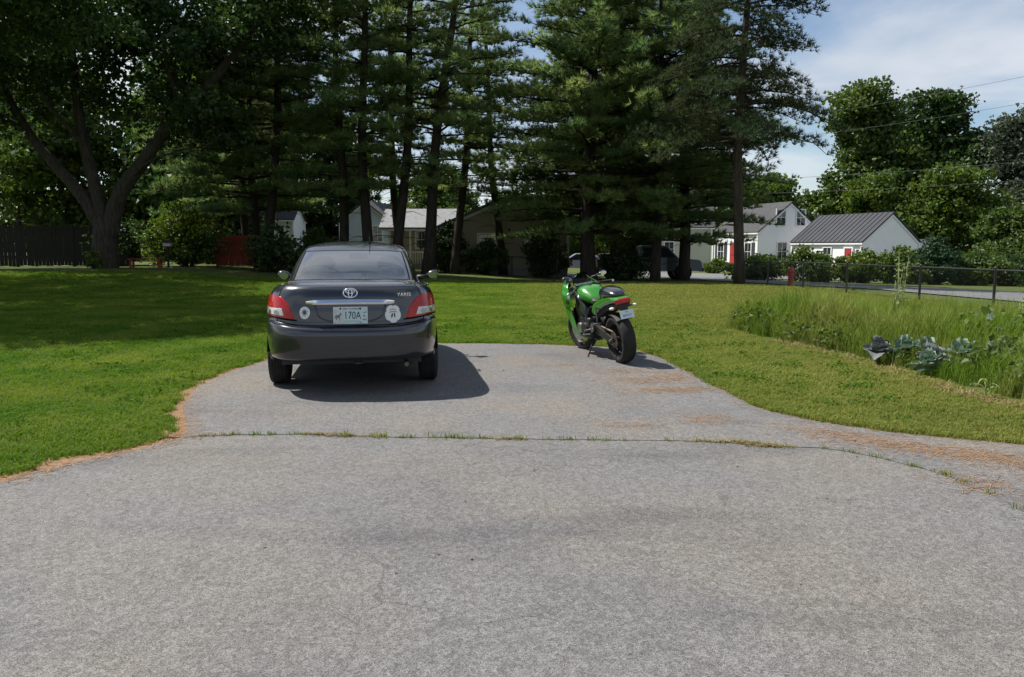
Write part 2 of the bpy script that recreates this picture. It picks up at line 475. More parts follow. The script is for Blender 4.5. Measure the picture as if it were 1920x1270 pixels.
def sheet(name, outline, z, mtl, thick=0.05):
    me = bpy.data.meshes.new(name); bm = bmesh.new()
    vs = [bm.verts.new((p[0], p[1], z)) for p in outline]
    es = [bm.edges.new((vs[i], vs[(i+1) % len(vs)])) for i in range(len(vs))]
    bmesh.ops.triangle_fill(bm, use_beauty=True, edges=es)
    top = bm.faces[:]
    for f in top:
        if f.normal.z < 0: f.normal_flip()
    lo = [bm.verts.new((p[0], p[1], z - thick)) for p in outline]
    n = len(vs)
    for i in range(n):
        j = (i+1) % n
        bm.faces.new((vs[i], vs[j], lo[j], lo[i]))
    bm.to_mesh(me); bm.free(); me.materials.append(mtl)
    o = bpy.data.objects.new(name, me); link(o)
    return tag(o, kind='structure')
GAP = 0.018
sm_up = [Vector((p.x, p.y)) + Vector((0.35, 1.0)).normalized()*GAP*(0.5+0.5*abs(mnoise.noise(Vector((p.x*6, p.y*6, 1))))) for p in sm]
pad_out = pl + pf[1:] + prr[1:] + [Vector((9.0, 0.5))] + sm_up[::-1]
sheet('driveway_pad', pad_out, 0.014, M_PAD)
apron_out = al[::-1] + sm[1:] + [Vector((5.0,-5.0)), Vector((5.0,-14.0)), Vector((-9.0,-14.0))]
sheet('driveway', apron_out, 0.012, M_ASPH)

# street beyond the fence, following the fall of the ground
def ribbon(name, center, widths, mtl, dz=0.02, n=8, kind='structure'):
    c = cr_spline(center, n); V = []; F = []; W = np.interp(np.linspace(0, 1, len(c)), np.linspace(0, 1, len(widths)), widths)
    K = 7
    for i, p in enumerate(c):
        d = (c[min(i+1,len(c)-1)] - c[max(i-1,0)]).normalized(); q = Vector((d.y, -d.x))
        for k in range(K):
            o = (k/(K-1) - 0.5)*W[i]; pp = p + q*o
            V.append((pp.x, pp.y, tz(pp.x, pp.y) + dz))
    for i in range(len(c)-1):
        for k in range(K-1):
            F.append((i*K+k, i*K+k+1, (i+1)*K+k+1, (i+1)*K+k))
    return tag(meshobj(name, V, F, mtl, smooth=True), kind=kind)
ribbon('street', [(17.5,6),(16.6,12),(15.6,19),(14.2,27),(12.8,35),(12.0,43),(12.2,52),(13,62)], [5,5,5,5,5.2,6,7,7], M_STREET, 0.03)
ribbon('cross_street', [(-30,54.5),(-12,53.5),(2,52.5),(11,52.0),(20,54),(34,60),(60,72)], [6,6,6.4,7,6.4,6,6], M_STREET, 0.045)

# bare, needle-strewn soil along the edge of the tarmac
M_DIRT = mat('needle_strewn_soil', (0.26,0.165,0.098), 0.95, spec=0.1, c2=(0.19,0.115,0.065), nscale=22, bump=0.8, bscale=60)
def edge_strip(name, line, win, wout, z=0.006):
    V = []; F = []
    for i, p in enumerate(line):
        d = (line[min(i+1,len(line)-1)] - line[max(i-1,0)]).normalized(); q = Vector((-d.y, d.x))
        w = wout*(0.55 + 0.9*abs(mnoise.noise(Vector((p.x*1.7, p.y*1.7, 9.1))))) + 0.03*mnoise.noise(Vector((p.x*14, p.y*14, 2)))
        a = p - q*win; b = p + q*w
        V += [(a.x, a.y, z), (b.x, b.y, z)]
    for i in range(len(line)-1): F.append((2*i, 2*i+1, 2*i+3, 2*i+2))
    return tag(meshobj(name, V, F, M_DIRT), kind='structure')
edge_strip('soil_verge', pl[::1], 0.03, 0.30)
edge_strip('soil_verge', [p for p in al[::-1]][-30:][::1], 0.03, 0.26)
edge_strip('soil_verge', pf, 0.03, 0.05)
edge_strip('soil_verge', prr, 0.03, 0.09)
edge_strip('seam_soil', sm, 0.05, 0.05, 0.004)
# ================================================================== car surface
def pchip(y, t):
    """monotone cubic interpolation of samples y (n,...) at integer knots, evaluated at t"""
    y = np.asarray(y, float); n = len(y); d = np.diff(y, axis=0); m = np.zeros_like(y)
    a, b = d[:-1], d[1:]; ok = (a*b) > 0
    m[1:-1] = np.where(ok, 2*a*b/np.where(ok, a+b, 1.0), 0.0)
    m[0] = d[0]; m[-1] = d[-1]
    t = np.clip(np.asarray(t, float), 0, n-1-1e-9); i = np.floor(t).astype(int); f = (t-i).reshape(-1, *([1]*(y.ndim-1)))
    h00 = 2*f**3-3*f**2+1; h10 = f**3-2*f**2+f; h01 = -2*f**3+3*f**2; h11 = f**3-f**2
    return h00*y[i]+h10*m[i]+h01*y[i+1]+h11*m[i+1]

class Skin:
    """smooth surface through a net of key points K[row][column] -> (x,y,z); right half, mirrored"""
    def __init__(s, K): s.K = np.array(K, float); s.nr, s.nc = s.K.shape[:2]
    def grid(s, ks, ts):
        A = pchip(s.K, ks)                       # rows
        B = pchip(np.swapaxes(A, 0, 1), ts)      # columns
        return np.swapaxes(B, 0, 1)              # (len ks, len ts, 3)
    def pt(s, k, t, off=0.0, side=1):
        e = 0.02
        g = s.grid([k, min(k+e, s.nr-1), max(k-e, 0)], [t, min(t+e, s.nc-1), max(t-e, 0)])
        dk = g[1,0]-g[2,0]; dt = g[0,1]-g[0,2]; nrm = np.cross(dt, dk)
        l = np.linalg.norm(nrm); nrm = nrm/l if l > 1e-9 else np.array([0,0,1.0])
        p = g[0,0] + nrm*off
        return Vector((p[0]*side, p[1], p[2]))

def build_skin_mesh(name, V, keep, mtl, parent, smooth=35):
    return None

#  plan columns: 0 rear centre ... 15 front centre  (x = half width, y = forward of the rear bumper)
XR = [0, .32, .53, .665, .75, .80, .83, .845, .845, .845, .84, .83, .79, .63, .34, 0]
YR = [0, .012, .05, .13, .26, .44, .65, .95, 1.6, 2.3, 3.0, 3.45, 3.85, 4.14, 4.26, 4.30]
def row(z, w=1.0, rear=0.0, front=0.0, zs=None, zf=None, dip=0.0):
    """one key curve: z rear, zs sides, zf front; rear = inset at the tail, front = inset at the nose"""
    zs = z if zs is None else zs; zf = zs if zf is None else zf
    out = []
    for i, (x, y) in enumerate(zip(XR, YR)):
        a = max(0.0, 1 - y/0.95); b = max(0.0, (y-3.2)/1.1)
        yy = y + rear*a**0.8 - front*b**0.8
        zz = z*min(1, a*1.6) + zs*(1-min(1, a*1.6)) if y < 2 else zs*(1-min(1,b*1.5)) + zf*min(1,b*1.5)
        if dip and i < 6: zz += dip*(max(0.0, 1-(i/3.6)**2)*-1.0 + .62)
        out.append((x*w, yy, zz))
    return out
def curve(xs, ys, zs): return list(zip(xs, ys, zs))
KEYS = [
    row(.335, .93, .07, .10, .19, .20),
    row(.350, .965, .035, .04, .21, .22),
    row(.44, .99, .006, .01, .34, .36),
    row(.56, 1.0, .000, .00, .48, .50),
    row(.625, 1.0, .012, .03, .62, .58, dip=.03),
    row(.655, .998, .040, .05, .66, .62, dip=.045),
    row(.672, .995, .085, .07, .69, .65, dip=.05),
    row(.80, .985, .100, .12, .80, .69),
    row(.93, .955, .125, .20, .90, .73),
    row(.985, .915, .150, .30, .945, .76),
    row(1.012, .87, .195, .42, .965, .80),
    # deck / shoulder to foot of glass
    curve([0,.28,.46,.57,.635,.68,.71,.735,.755,.76,.755,.735,.70,.58,.32,0],
          [.40,.405,.42,.46,.54,.68,.86,1.10,1.65,2.3,2.90,3.16,3.38,3.56,3.66,3.70],
          [1.040,1.040,1.036,1.026,1.015,1.005,.998,.992,.985,.975,.955,.945,.93,.92,.92,.925]),
    curve([0,.28,.46,.585,.645,.675,.70,.725,.745,.75,.745,.72,.67,.54,.29,0],
          [.56,.565,.58,.61,.68,.80,.95,1.16,1.66,2.3,2.82,3.03,3.17,3.27,3.33,3.36],
          [1.058,1.058,1.056,1.050,1.04,1.03,1.02,1.012,1.00,.99,.975,.965,.96,.96,.965,.97]),
    curve([0,.27,.445,.565,.622,.645,.662,.678,.692,.70,.70,.68,.63,.50,.27,0],
          [.87,.875,.89,.92,.98,1.07,1.17,1.32,1.72,2.28,2.66,2.80,2.90,2.98,3.03,3.05],
          [1.205,1.205,1.20,1.195,1.19,1.185,1.18,1.175,1.17,1.165,1.155,1.15,1.145,1.145,1.145,1.15]),
    curve([0,.255,.42,.525,.572,.588,.60,.612,.625,.632,.63,.61,.565,.455,.25,0],
          [1.24,1.243,1.255,1.28,1.32,1.38,1.45,1.54,1.82,2.2,2.42,2.50,2.56,2.61,2.64,2.65],
          [1.356,1.354,1.350,1.343,1.337,1.334,1.332,1.331,1.33,1.328,1.326,1.326,1.327,1.332,1.337,1.34]),
    curve([0,.24,.39,.485,.525,.54,.55,.56,.57,.575,.57,.55,.51,.41,.23,0],
          [1.37,1.373,1.383,1.40,1.43,1.47,1.52,1.59,1.84,2.18,2.36,2.42,2.46,2.50,2.53,2.54],
          [1.392,1.390,1.386,1.380,1.376,1.375,1.375,1.376,1.378,1.376,1.374,1.373,1.374,1.376,1.378,1.38]),
    curve([0,.14,.24,.30,.33,.34,.345,.35,.355,.355,.35,.34,.31,.25,.14,0],
          [1.62,1.622,1.63,1.64,1.65,1.67,1.70,1.74,1.88,2.1,2.22,2.26,2.29,2.32,2.34,2.35],
          [1.430,1.429,1.427,1.424,1.422,1.421,1.421,1.421,1.421,1.419,1.417,1.416,1.416,1.416,1.417,1.417]),
    curve([0]*16, [1.84,1.842,1.845,1.848,1.85,1.86,1.88,1.90,1.95,2.03,2.08,2.09,2.10,2.105,2.11,2.11],
          [1.440]*16),
]
for _r in range(len(KEYS)):
    _w = {12: .955, 13: .93, 14: .91, 15: .91, 16: .91}.get(_r, .985 if _r == 11 else 1.0)*.975
    _dz = {11: -.012, 12: -.022, 13: -.016, 14: -.012, 15: -.012, 16: -.012, 17: -.012}.get(_r, 0)
    KEYS[_r] = [(x*_w, y, z+_dz) for x, y, z in KEYS[_r]]
CAR = Skin(KEYS)
K_BUMP, K_SHELF, K_DECK, K_GLASS0, K_GLASS1 = 4.6, 6.0, 10.0, 12.0, 14.0

M_PAINT = mat('graphite_metallic_paint', (0.026,0.028,0.034), 0.25, metal=0.45, c2=(0.029,0.031,0.038), nscale=3, coat=1.0, coat_rough=0.03, spec=0.5)
M_BLACK = mat('black_plastic', (0.012,0.012,0.013), 0.55)
M_GAP = mat('panel_gap_black', (0.004,0.004,0.004), 0.9, spec=0.1)
M_RUBBER = mat('tyre_rubber', (0.016,0.016,0.017), 0.82, spec=0.3, c2=(0.028,0.026,0.024), nscale=14)
M_CHROME = mat('chrome', (0.80,0.80,0.82), 0.10, metal=1.0)
M_ALLOY = mat('wheel_alloy', (0.35,0.35,0.36), 0.32, metal=1.0)
M_STEEL = mat('worn_steel', (0.22,0.20,0.18), 0.5, metal=0.9, c2=(0.16,0.11,0.08), nscale=20)
M_REDLENS = mat('red_lens', (0.31,0.003,0.004), 0.18, spec=0.3, coat=0.35, coat_rough=0.02, c2=(0.42,0.008,0.006), nscale=30)
M_CLEARLENS = mat('clear_lens', (0.62,0.62,0.58), 0.16, coat=1.0, coat_rough=0.02, c2=(0.42,0.44,0.43), nscale=26)
M_BEIGE = mat('beige_seat_cloth', (0.62,0.55,0.44), 0.9, spec=0.2, c2=(0.45,0.39,0.31), nscale=30)
M_DARKTRIM = mat('cabin_trim', (0.03,0.03,0.032), 0.8)
M_CARGLASS = glassmat('tinted_car_glass', (0.80,0.86,0.88), 0.004, 2.3)
M_MIRROR = mat('mirror_glass', (0.34,0.38,0.42), 0.05, metal=1.0)
M_WHITE = mat('white_print', (0.74,0.75,0.74), 0.45)
M_INK = mat('dark_print', (0.02,0.055,0.075), 0.6)
M_PLATE = mat('plate_print', (0.46,0.60,0.62), 0.4, c2=(0.60,0.68,0.66), nscale=14)
M_PLATEGREY = mat('plate_picture', (0.42,0.46,0.46), 0.5, c2=(0.62,0.64,0.63), nscale=60)
M_MAGNET = mat('magnet_white', (0.72,0.72,0.70), 0.5)
M_GREYPRINT = mat('grey_print', (0.16,0.17,0.18), 0.6)

def textmesh(name, txt, size, mtl, parent, M, extrude=0.0006, align='CENTER', spacing=1.0, sx=1.0):
    cu = bpy.data.curves.new('t', 'FONT'); cu.body = txt; cu.size = size; cu.align_x = align; cu.align_y = 'CENTER'
    cu.extrude = extrude; cu.space_character = spacing
    to = bpy.data.objects.new('t', cu); col.objects.link(to)
    dg = bpy.context.evaluated_depsgraph_get(); me = bpy.data.meshes.new_from_object(to.evaluated_get(dg))
    col.objects.unlink(to); bpy.data.objects.remove(to); bpy.data.curves.remove(cu)
    me.materials.clear(); me.materials.append(mtl)
    me.transform(Matrix.Diagonal((sx, 1, 1, 1))); me.transform(M)
    o = bpy.data.objects.new(name, me); return link(o, parent)

def wheel(parent, c, side, r=0.30, w=0.185, rim_r=0.20, spokes=7, steer=0.0):
    """wheel with the axle along x; side=+1 outer face to +x"""
    W = bpy.data.objects.new('wheel', None); W.location = c; W.rotation_euler = (0,0,steer); link(W, parent)
    h = w/2
    t = MB()
    prof = [(-h*.80,rim_r),(-h*.98,rim_r+.02),(-h,r-.055),(-h*.94,r-.022),(-h*.78,r-.006),(-h*.55,r-.001)]
    for g in (-.42,-.14,.14,.42):
        prof += [(h*(g-.045),r),(h*(g-.03),r-.007),(h*(g+.03),r-.007),(h*(g+.045),r)]
    prof += [(h*.55,r-.001),(h*.78,r-.006),(h*.94,r-.022),(h,r-.055),(h*.98,rim_r+.02),(h*.80,rim_r)]
    t.lathe(prof, 'x', n=48); t.build('tyre', M_RUBBER, W, smooth=40, fix=True)
    b = MB()
    b.lathe([(-h*.78,rim_r+.004),(-h*.78,rim_r-.012),(-h*.4,rim_r-.03),(h*.6,rim_r-.03),(h*.78,rim_r-.010),(h*.80,rim_r+.004)], 'x', n=40)
    for k in range(spokes):
        a = 2*math.pi*k/spokes; u = Vector((0, math.cos(a), math.sin(a))); v = Vector((1,0,0)).cross(u)
        x0 = side*h*.55
        P = [Vector((x0+side*.012,0,0))+u*.03+v*.022, Vector((x0,0,0))+u*(rim_r-.02)+v*.030, Vector((x0,0,0))+u*(rim_r-.02)-v*.030, Vector((x0+side*.012,0,0))+u*.03-v*.022]
        b.prism(P, (-side*.025,0,0))
    b.lathe([(side*(h*.55+.02),.001),(side*(h*.55+.02),.03),(side*h*.3,.05),(side*h*.3,.001)], 'x', n=20)
    b.build('rim', M_ALLOY, W, smooth=40, fix=True)
    d = MB(); d.lathe([(-side*.01,.001),(-side*.01,rim_r*.72),(-side*.02,rim_r*.72),(-side*.02,.001)], 'x', n=28); d.build('brake_disc', M_STEEL, W)
    return W

def build_sedan():
    root = empty('parked_car', (0,0,0))
    nsub, msub = 5, 5
    ts = np.linspace(0, 15, 15*nsub+1); ks = np.linspace(0, CAR.nr-1, (CAR.nr-1)*msub+1)
    G = CAR.grid(ks, ts)
    nk, nt = len(ks), len(ts)
    full = np.zeros((nk, 2*nt-2, 3))
    full[:, :nt] = G
    mir = G[:, 1:-1][:, ::-1].copy(); mir[..., 0] *= -1
    full[:, nt:] = mir
    tcol = np.concatenate([ts, ts[1:-1][::-1]])
    N2 = 2*nt-2
    wheels_c = [(.93, .30), (3.48, .30)]; AR = 0.345
    def in_arch(p): return abs(p[0]) > .55 and any(math.hypot(p[1]-cy, p[2]-cz) < AR for cy, cz in wheels_c)
    V = full.reshape(-1, 3).copy()
    inside = np.array([in_arch(p) for p in V])
    parts = {}
    for i in range(nk-1):
        km = (ks[i]+ks[i+1])/2
        for j in range(N2):
            j2 = (j+1) % N2
            t0, t1 = tcol[j], tcol[j2]; tm = (t0+t1)/2
            q = (i*N2+j, i*N2+j2, (i+1)*N2+j2, (i+1)*N2+j)
            if all(inside[a] for a in q): continue
            right = V[q[0]][0]+V[q[1]][0] > 0
            key = 'body'
            if 12.2 < km < 13.8:
                if tm < 3.2: key = 'rear_window'
                elif tm > 11.8: key = 'windshield'
                elif 6.4 < tm < 8.6: key = 'side_window_rear_' + ('r' if right else 'l')
                elif 8.8 < tm < 10.8: key = 'side_window_front_' + ('r' if right else 'l')
            if km < 4.6 and tm < 6.0: key = 'rear_bumper'
            elif km < 5.0 and tm > 12: key = 'front_bumper'
            elif 6.0 < km < 11.6 and tm < 3.2: key = 'trunk_lid'
            elif 10.0 < km < 11.8 and tm > 12: key = 'hood'
            parts.setdefault(key, []).append(q)
    # pull arch edge vertices to a clean circle
    for a in np.nonzero(inside)[0]:
        p = V[a]
        for cy, cz in wheels_c:
            d = math.hypot(p[1]-cy, p[2]-cz)
            if d < AR and d > 1e-6:
                V[a, 1] = cy+(p[1]-cy)*AR/d; V[a, 2] = cz+(p[2]-cz)*AR/d
    def emit(name, faces, mtl, parent, smooth=40):
        ids = sorted({i for f in faces for i in f}); mp = {a: b for b, a in enumerate(ids)}
        o = meshobj(name, [V[i] for i in ids], [[mp[i] for i in f] for f in faces], mtl, parent, smooth)
        bm = bmesh.new(); bm.from_mesh(o.data)
        bmesh.ops.remove_doubles(bm, verts=bm.verts[:], dist=1e-5); bmesh.ops.recalc_face_normals(bm, faces=bm.faces[:])
        # outward
        c = sum(((f.calc_center_median()-Vector((0,2.1,.6))).dot(f.normal) for f in bm.faces))
        if c < 0: bmesh.ops.reverse_faces(bm, faces=bm.faces[:])
        bm.to_mesh(o.data); bm.free(); o.data.set_sharp_from_angle(angle=R(smooth)) if smooth not in (True, False) else None
        return o
    objs = {}
    for key, fs in parts.items():
        glass = 'window' in key or key == 'windshield'
        nm = 'side_window' if key.startswith('side_window') else key
        objs[key] = emit(nm, fs, M_CARGLASS if glass else M_PAINT, root)
    trunk = objs['trunk_lid']; bumper = objs['rear_bumper']

    # --- seams (narrow recessed gaps) as ribbons lying in the surface
    def seam(name, kts, w, parent, off=0.0012, side=1, mtl=M_GAP):
        P = [CAR.pt(k, t, off, side) for k, t in kts]; m = MB()
        vs = []
        for i, p in enumerate(P):
            d = (P[min(i+1,len(P)-1)]-P[max(i-1,0)]).normalized()
            n = (CAR.pt(*kts[i], off+.01, side)-p).normalized(); q = d.cross(n).normalized()*w/2
            vs += [p-q, p+q]
        m.add(vs, [(2*i,2*i+1,2*i+3,2*i+2) for i in range(len(P)-1)])
        return m.build(name, mtl, parent)
    lin = lambda a, b, n: list(np.linspace(a, b, n))
    for sd in (1, -1):
        seam('lid_gap', [(k, 3.2) for k in lin(6.0, 11.6, 40)], .010, trunk, side=sd)
        seam('bumper_gap', [(4.95, t) for t in lin(0, 6.0, 60)], .008, bumper, side=sd)
        seam('lid_gap', [(6.0, t) for t in lin(0, 3.2, 30)], .012, trunk, side=sd)
        for tt in (7.35, 8.75, 10.9):
            seam('door_gap', [(k, tt) for k in lin(2.2, 11.5, 40)], .005, objs['body'], side=sd)
        seam('glass_seal', [(k, 3.2) for k in lin(12.2, 13.8, 16)], .014, objs['rear_window'], side=sd)
    # belt mouldings / seals round the rear window
    for sd in (1, -1):
        seam('glass_seal', [(12.2, t) for t in lin(0, 3.2, 24)], .014, objs['rear_window'], side=sd)
        seam('glass_seal', [(13.8, t) for t in lin(0, 3.2, 24)], .012, objs['rear_window'], side=sd)
        for h in (8.3, 10.1):
            m = MB(); a = CAR.pt(8.6, h-.16, .03, sd); b = CAR.pt(8.6, h+.02, .03, sd)
            m.tube([CAR.pt(8.6, h-.18, .0, sd), a, b, CAR.pt(8.6, h+.04, .0, sd)], .012, 8); m.build('door_handle', M_PAINT, root, smooth=True)

    # --- tail lights : patches raised from the skin
    def patch(ka, kb, fin, fout, off, nu=14, nv=12, side=1, lip=.012):
        g = MB(); n = 0; vs = []
        for i in range(nv+1):
            k = ka+(kb-ka)*i/nv; f = i/nv
            a, b = fin(f), fout(f)
            for j in range(nu+1):
                t = a+(b-a)*j/nu
                e = min(i, nv-i, j, nu-j); o = off if e > 0 else -lip
                vs.append(CAR.pt(k, t, o, side))
        fs = [(i*(nu+1)+j, i*(nu+1)+j+1, (i+1)*(nu+1)+j+1, (i+1)*(nu+1)+j) for i in range(nv) for j in range(nu)]
        if side < 0: fs = [f[::-1] for f in fs]
        g.add(vs, fs); return g
    for sd in (1, -1):
        tl = bpy.data.objects.new('tail_light', None); link(tl, root)
        fin = lambda f: 1.80 + .60*f + 1.0*f**4
        fout = lambda f: 5.75 - .25*f
        patch(6.38, 7.98, fin, fout, .010, 30, 20, sd).build('red_lens', M_REDLENS, tl, smooth=50)
        patch(6.52, 7.12, lambda f: 2.35+.28*f, lambda f: 5.55, .0135, 14, 8, sd, .0).build('reversing_lens', M_CLEARLENS, tl, smooth=50)
        seam('lens_rim', [(6.38, t) for t in lin(1.8, 5.7, 20)], .012, tl, .009, sd)
        # small round reflector / bulb rings inside the clear lens
        for tt, rr in ((3.2, .030), (4.1, .028)):
            m = MB(); c = CAR.pt(6.75, tt, .0138, sd); n = (CAR.pt(6.75, tt, .03, sd)-c).normalized()
            a = n.cross(Vector((0,0,1))).normalized(); b = a.cross(n)
            m.add([c+(a*math.cos(x)*rr*1.25+b*math.sin(x)*rr*.75)+n*.0012 for x in np.linspace(0,2*math.pi,18,endpoint=False)], [tuple(range(18))])
            m.build('bulb_reflector', M_ALLOY if tt < 4.5 else M_BEIGE, tl)

    # --- chrome garnish over the plate, plate recess, plate
    yr = lambda z: .100+.025*(z-.80)/.13 if z > .8 else .092
    g = MB(); secs = []
    for x in np.linspace(-.395, .395, 25):
        e = 1-abs(x/.395)**8; hh = .012+.011*e
        y0 = CAR.pt(7.55, abs(x)/.32 if abs(x) < .32 else 1+(abs(x)-.32)/.21)[1]-.004
        zc = .868-.006*(x/.395)**2
        secs.append([(x,y0+.02,zc-hh),(x,y0-.020*e-.004,zc-hh),(x,y0-.028*e-.004,zc-hh*.2),(x,y0-.020*e-.004,zc+hh),(x,y0+.02,zc+hh)])
    g.loft(secs); g.build('chrome_garnish', M_CHROME, trunk, smooth=30, fix=True)
    # plate recess: shallow dished panel with raised lip
    def rec_y(x, z):
        return CAR.pt(6.0+(z-.668)/.132, min(3, abs(x)/.32 if abs(x)<.32 else 1+(abs(x)-.32)/.21))[1]
    rim = []
    for a in np.linspace(0, math.pi, 30):
        x = -.30*math.cos(a); 
        z = .845-.165*(abs(math.sin(a))**.42)
        rim.append((x*(1.0 if z < .8 else 1.06), z))
    m = MB(); m.tube([(x, rec_y(x, z)-.002, z) for x, z in rim], .007, 6); m.build('recess_lip', M_PAINT, trunk, smooth=True)
    pl_ = MB(); py = rec_y(0,.745)-.016
    pl_.box(-.1535,.1535,py+.002,py+.006,.669,.824); pl_.build('plate_frame', M_CHROME, trunk, bevel=.0015)
    P = bpy.data.objects.new('licence_plate', None); link(P, root)
    b = MB(); b.box(-.1525,.1525,py-.001,py+.0018,.670,.823); b.build('plate', M_PLATE, P)
    RM = Matrix.Translation((0, py-.0025, .745)) @ Matrix.Rotation(R(90), 4, 'X')
    textmesh('number', '170A', .098, M_INK, P, RM @ Matrix.Translation((.018,-.002,0)), .0005, sx=.72)
    textmesh('state_name', 'NEW HAMPSHIRE', .021, M_INK, P, RM @ Matrix.Translation((.012,.060,0)), .0004)
    for i, ch in enumerate('LFE'):
        textmesh('side_letter', ch, .044, M_INK, P, RM @ Matrix.Translation((.128,.032-.034*i,0)) @ Matrix.Rotation(R(90), 4, 'Z'), .0005)
    b = MB(); b.box(-.148,-.062,py-.0018,py-.001,.676,.802); b.build('picture_panel', M_PLATEGREY, P)
    # grazing animal silhouette printed on the plate's left end
    sil = [(-.140,.735),(-.132,.748),(-.120,.752),(-.106,.750),(-.097,.760),(-.090,.772),(-.083,.768),(-.080,.758),(-.085,.748),(-.092,.740),(-.094,.722),(-.095,.702),(-.100,.702),(-.102,.722),(-.118,.724),(-.124,.702),(-.129,.702),(-.129,.724),(-.138,.722)]
    b = MB(); b.prism([(x, py-.0022, z) for x, z in sil], (0,.0004,0)); b.build('animal_print', M_GREYPRINT, P)
    b = MB(); b.box(-.055,.075,py-.0018,py-.001,.684,.700); b.build('sticker_band', mat('plate_band', (.36,.52,.50), .5), P)
    for x, z in ((-.088,.808),(.088,.808)):
        b = MB(); b.lathe([(-.003,.0005),(-.003,.008),(0,.009)], 'y', (x,py-.001,z), 14); b.build('plate_bolt', M_BLACK, P)
    b = MB(); b.lathe([(-.002,.0005),(-.002,.007),(0,.008)], 'y', (.088,py-.001,.683), 14); b.build('plate_bolt', M_ALLOY, P)

    # --- emblem of three ovals, name badge
    def ell(cx, cz, rx, rz, r, n=40):
        pts = []
        for a in np.linspace(0, 2*math.pi, n, endpoint=False):
            x, z = cx+rx*math.cos(a), cz+rz*math.sin(a)
            pts.append(Vector((x, CAR.pt(7.0+(z-.80)/.13, abs(x)/.32)[1]-.004, z)))
        m = MB(); m.tube(pts+[pts[0]], r, 8, cap=False); return m
    E = MB()
    for a in (ell(0,.946,.062,.041,.0058), ell(0,.959,.040,.0145,.005), ell(0,.943,.017,.034,.005)):
        E.add(a.v, a.f)
    E.build('emblem', M_CHROME, trunk, smooth=True)
    bx = .485
    textmesh('name_badge', 'YARIS', .044, M_WHITE, trunk, Matrix.Translation((bx, CAR.pt(7.9, 1.75)[1]-.008, .925)) @ Matrix.Rotation(R(12), 4, 'Z') @ Matrix.Rotation(R(90), 4, 'X'), .002, spacing=1.15)
    # --- magnets
    def face_pt(x, z, off):
        k = 6.0+(z-.668)/.132 if z < .80 else 7.0+(z-.80)/.13
        ax = abs(x); t = ax/.32 if ax < .32 else (1+(ax-.32)/.21 if ax < .53 else 2+(ax-.53)/.135)
        return CAR.pt(k, t*1.012, off, 1 if x >= 0 else -1)
    def flat(name, outline, off, mtl, parent):
        m = MB(); c = sum((Vector(p) for p in outline), Vector((0,0)))/len(outline)
        n = len(outline); vs = [face_pt(c.x, c.y, off)] + [face_pt(p[0], p[1], off) for p in outline] + [face_pt(p[0], p[1], off-.004) for p in outline]
        fs = [(0,1+i,1+(i+1)%n) for i in range(n)]+[(1+i,1+n+i,1+n+(i+1)%n,1+(i+1)%n) for i in range(n)]
        m.add(vs, fs); return m.build(name, mtl, parent, fix=True)
    cx, cz = -.408, .778
    rm = empty('round_magnet', (0,0,0))
    disc = [(cx+.046*math.cos(a), cz+.046*math.sin(a)) for a in np.linspace(0,2*math.pi,32,endpoint=False)]
    flat('disc', disc, .006, M_MAGNET, rm)
    ring = []
    star = []
    for i in range(16):
        r_ = .034 if i % 2 == 0 else .014; a = 2*math.pi*i/16+.2
        star.append((cx+r_*math.cos(a), cz+r_*math.sin(a)))
    flat('star_print', star, .0072, M_GREYPRINT, rm)
    flat('centre_print', [(cx+.011*math.cos(a), cz+.011*math.sin(a)) for a in np.linspace(0,2*math.pi,12,endpoint=False)], .0080, M_INK, rm)
    pm = empty('paw_magnet', (0,0,0))
    cx, cz = .385, .762
    out = []
    for a in np.linspace(0, 2*math.pi, 100, endpoint=False):
        # paw outline: five lobes, the bottom one wide
        r_ = .056+.013*abs(math.cos(2.5*(a-math.pi/2)+math.pi/2))**.6*1.0
        out.append((cx+r_*1.0*math.cos(a), cz+r_*1.03*math.sin(a)))
    flat('paw', out, .006, M_MAGNET, pm)
    for (dx, dz, w, h, tilt) in ((-.012,-.012,.010,.032,.25),(.010,-.010,.009,.034,-.15)):
        pts = [(cx+dx+w*math.cos(a)*.7+h/2*math.sin(a)*math.sin(tilt), cz+dz+h/2*math.sin(a)) for a in np.linspace(0,2*math.pi,14,endpoint=False)]
        flat('dark_mark', pts, .0072, M_INK, pm)
    for (z0, x0, x1) in ((.030,-.028,.026),(.012,-.036,.034)):
        n = 14; arc = [(cx+x0+(x1-x0)*i/n, cz+z0+.006*math.sin(math.pi*i/n)) for i in range(n+1)]
        flat('print_line', arc+[(x, z-.0045) for x, z in arc[::-1]], .0072, M_GREYPRINT, pm)

    # --- floor, wells, axle, exhaust
    u = MB(); u.box(-.64,.64,.24,4.0,.285,.42); u.build('underbody', M_BLACK, root)
    for cy in (.93, 3.48):
        for sd in (1,-1):
            m = MB(); sec = []
            for a in np.linspace(.18, math.pi-.18, 22):
                y, z = cy+.352*math.cos(a), .30+.352*math.sin(a)
                sec.append([(sd*.55,y,z),(sd*.815,y,z)])
            m.loft(sec, cap=False, closed=False)
            m.add([(sd*.55, s[0][1], s[0][2]) for s in sec], [tuple(range(len(sec)))])
            m.build('wheel_well', M_GAP, root)
    ax = MB(); ax.tube([(-.66,.98,.29),(-.4,1.06,.27),(.4,1.06,.27),(.66,.98,.29)], .035, 10); ax.build('rear_axle', M_BLACK, root, smooth=True)
    ex = MB(); ex.tube([(.30,.62,.30),(.30,.50,.30),(.62,.50,.30),(.62,.62,.30)], .0, 4)
    ex = MB(); ex.lathe([(.10,.001),(.10,.09),(.14,.105),(.46,.105),(.50,.09),(.50,.001)], 'x', (.10,.55,.335), 20)
    ex.build('muffler', M_STEEL, root, smooth=40)
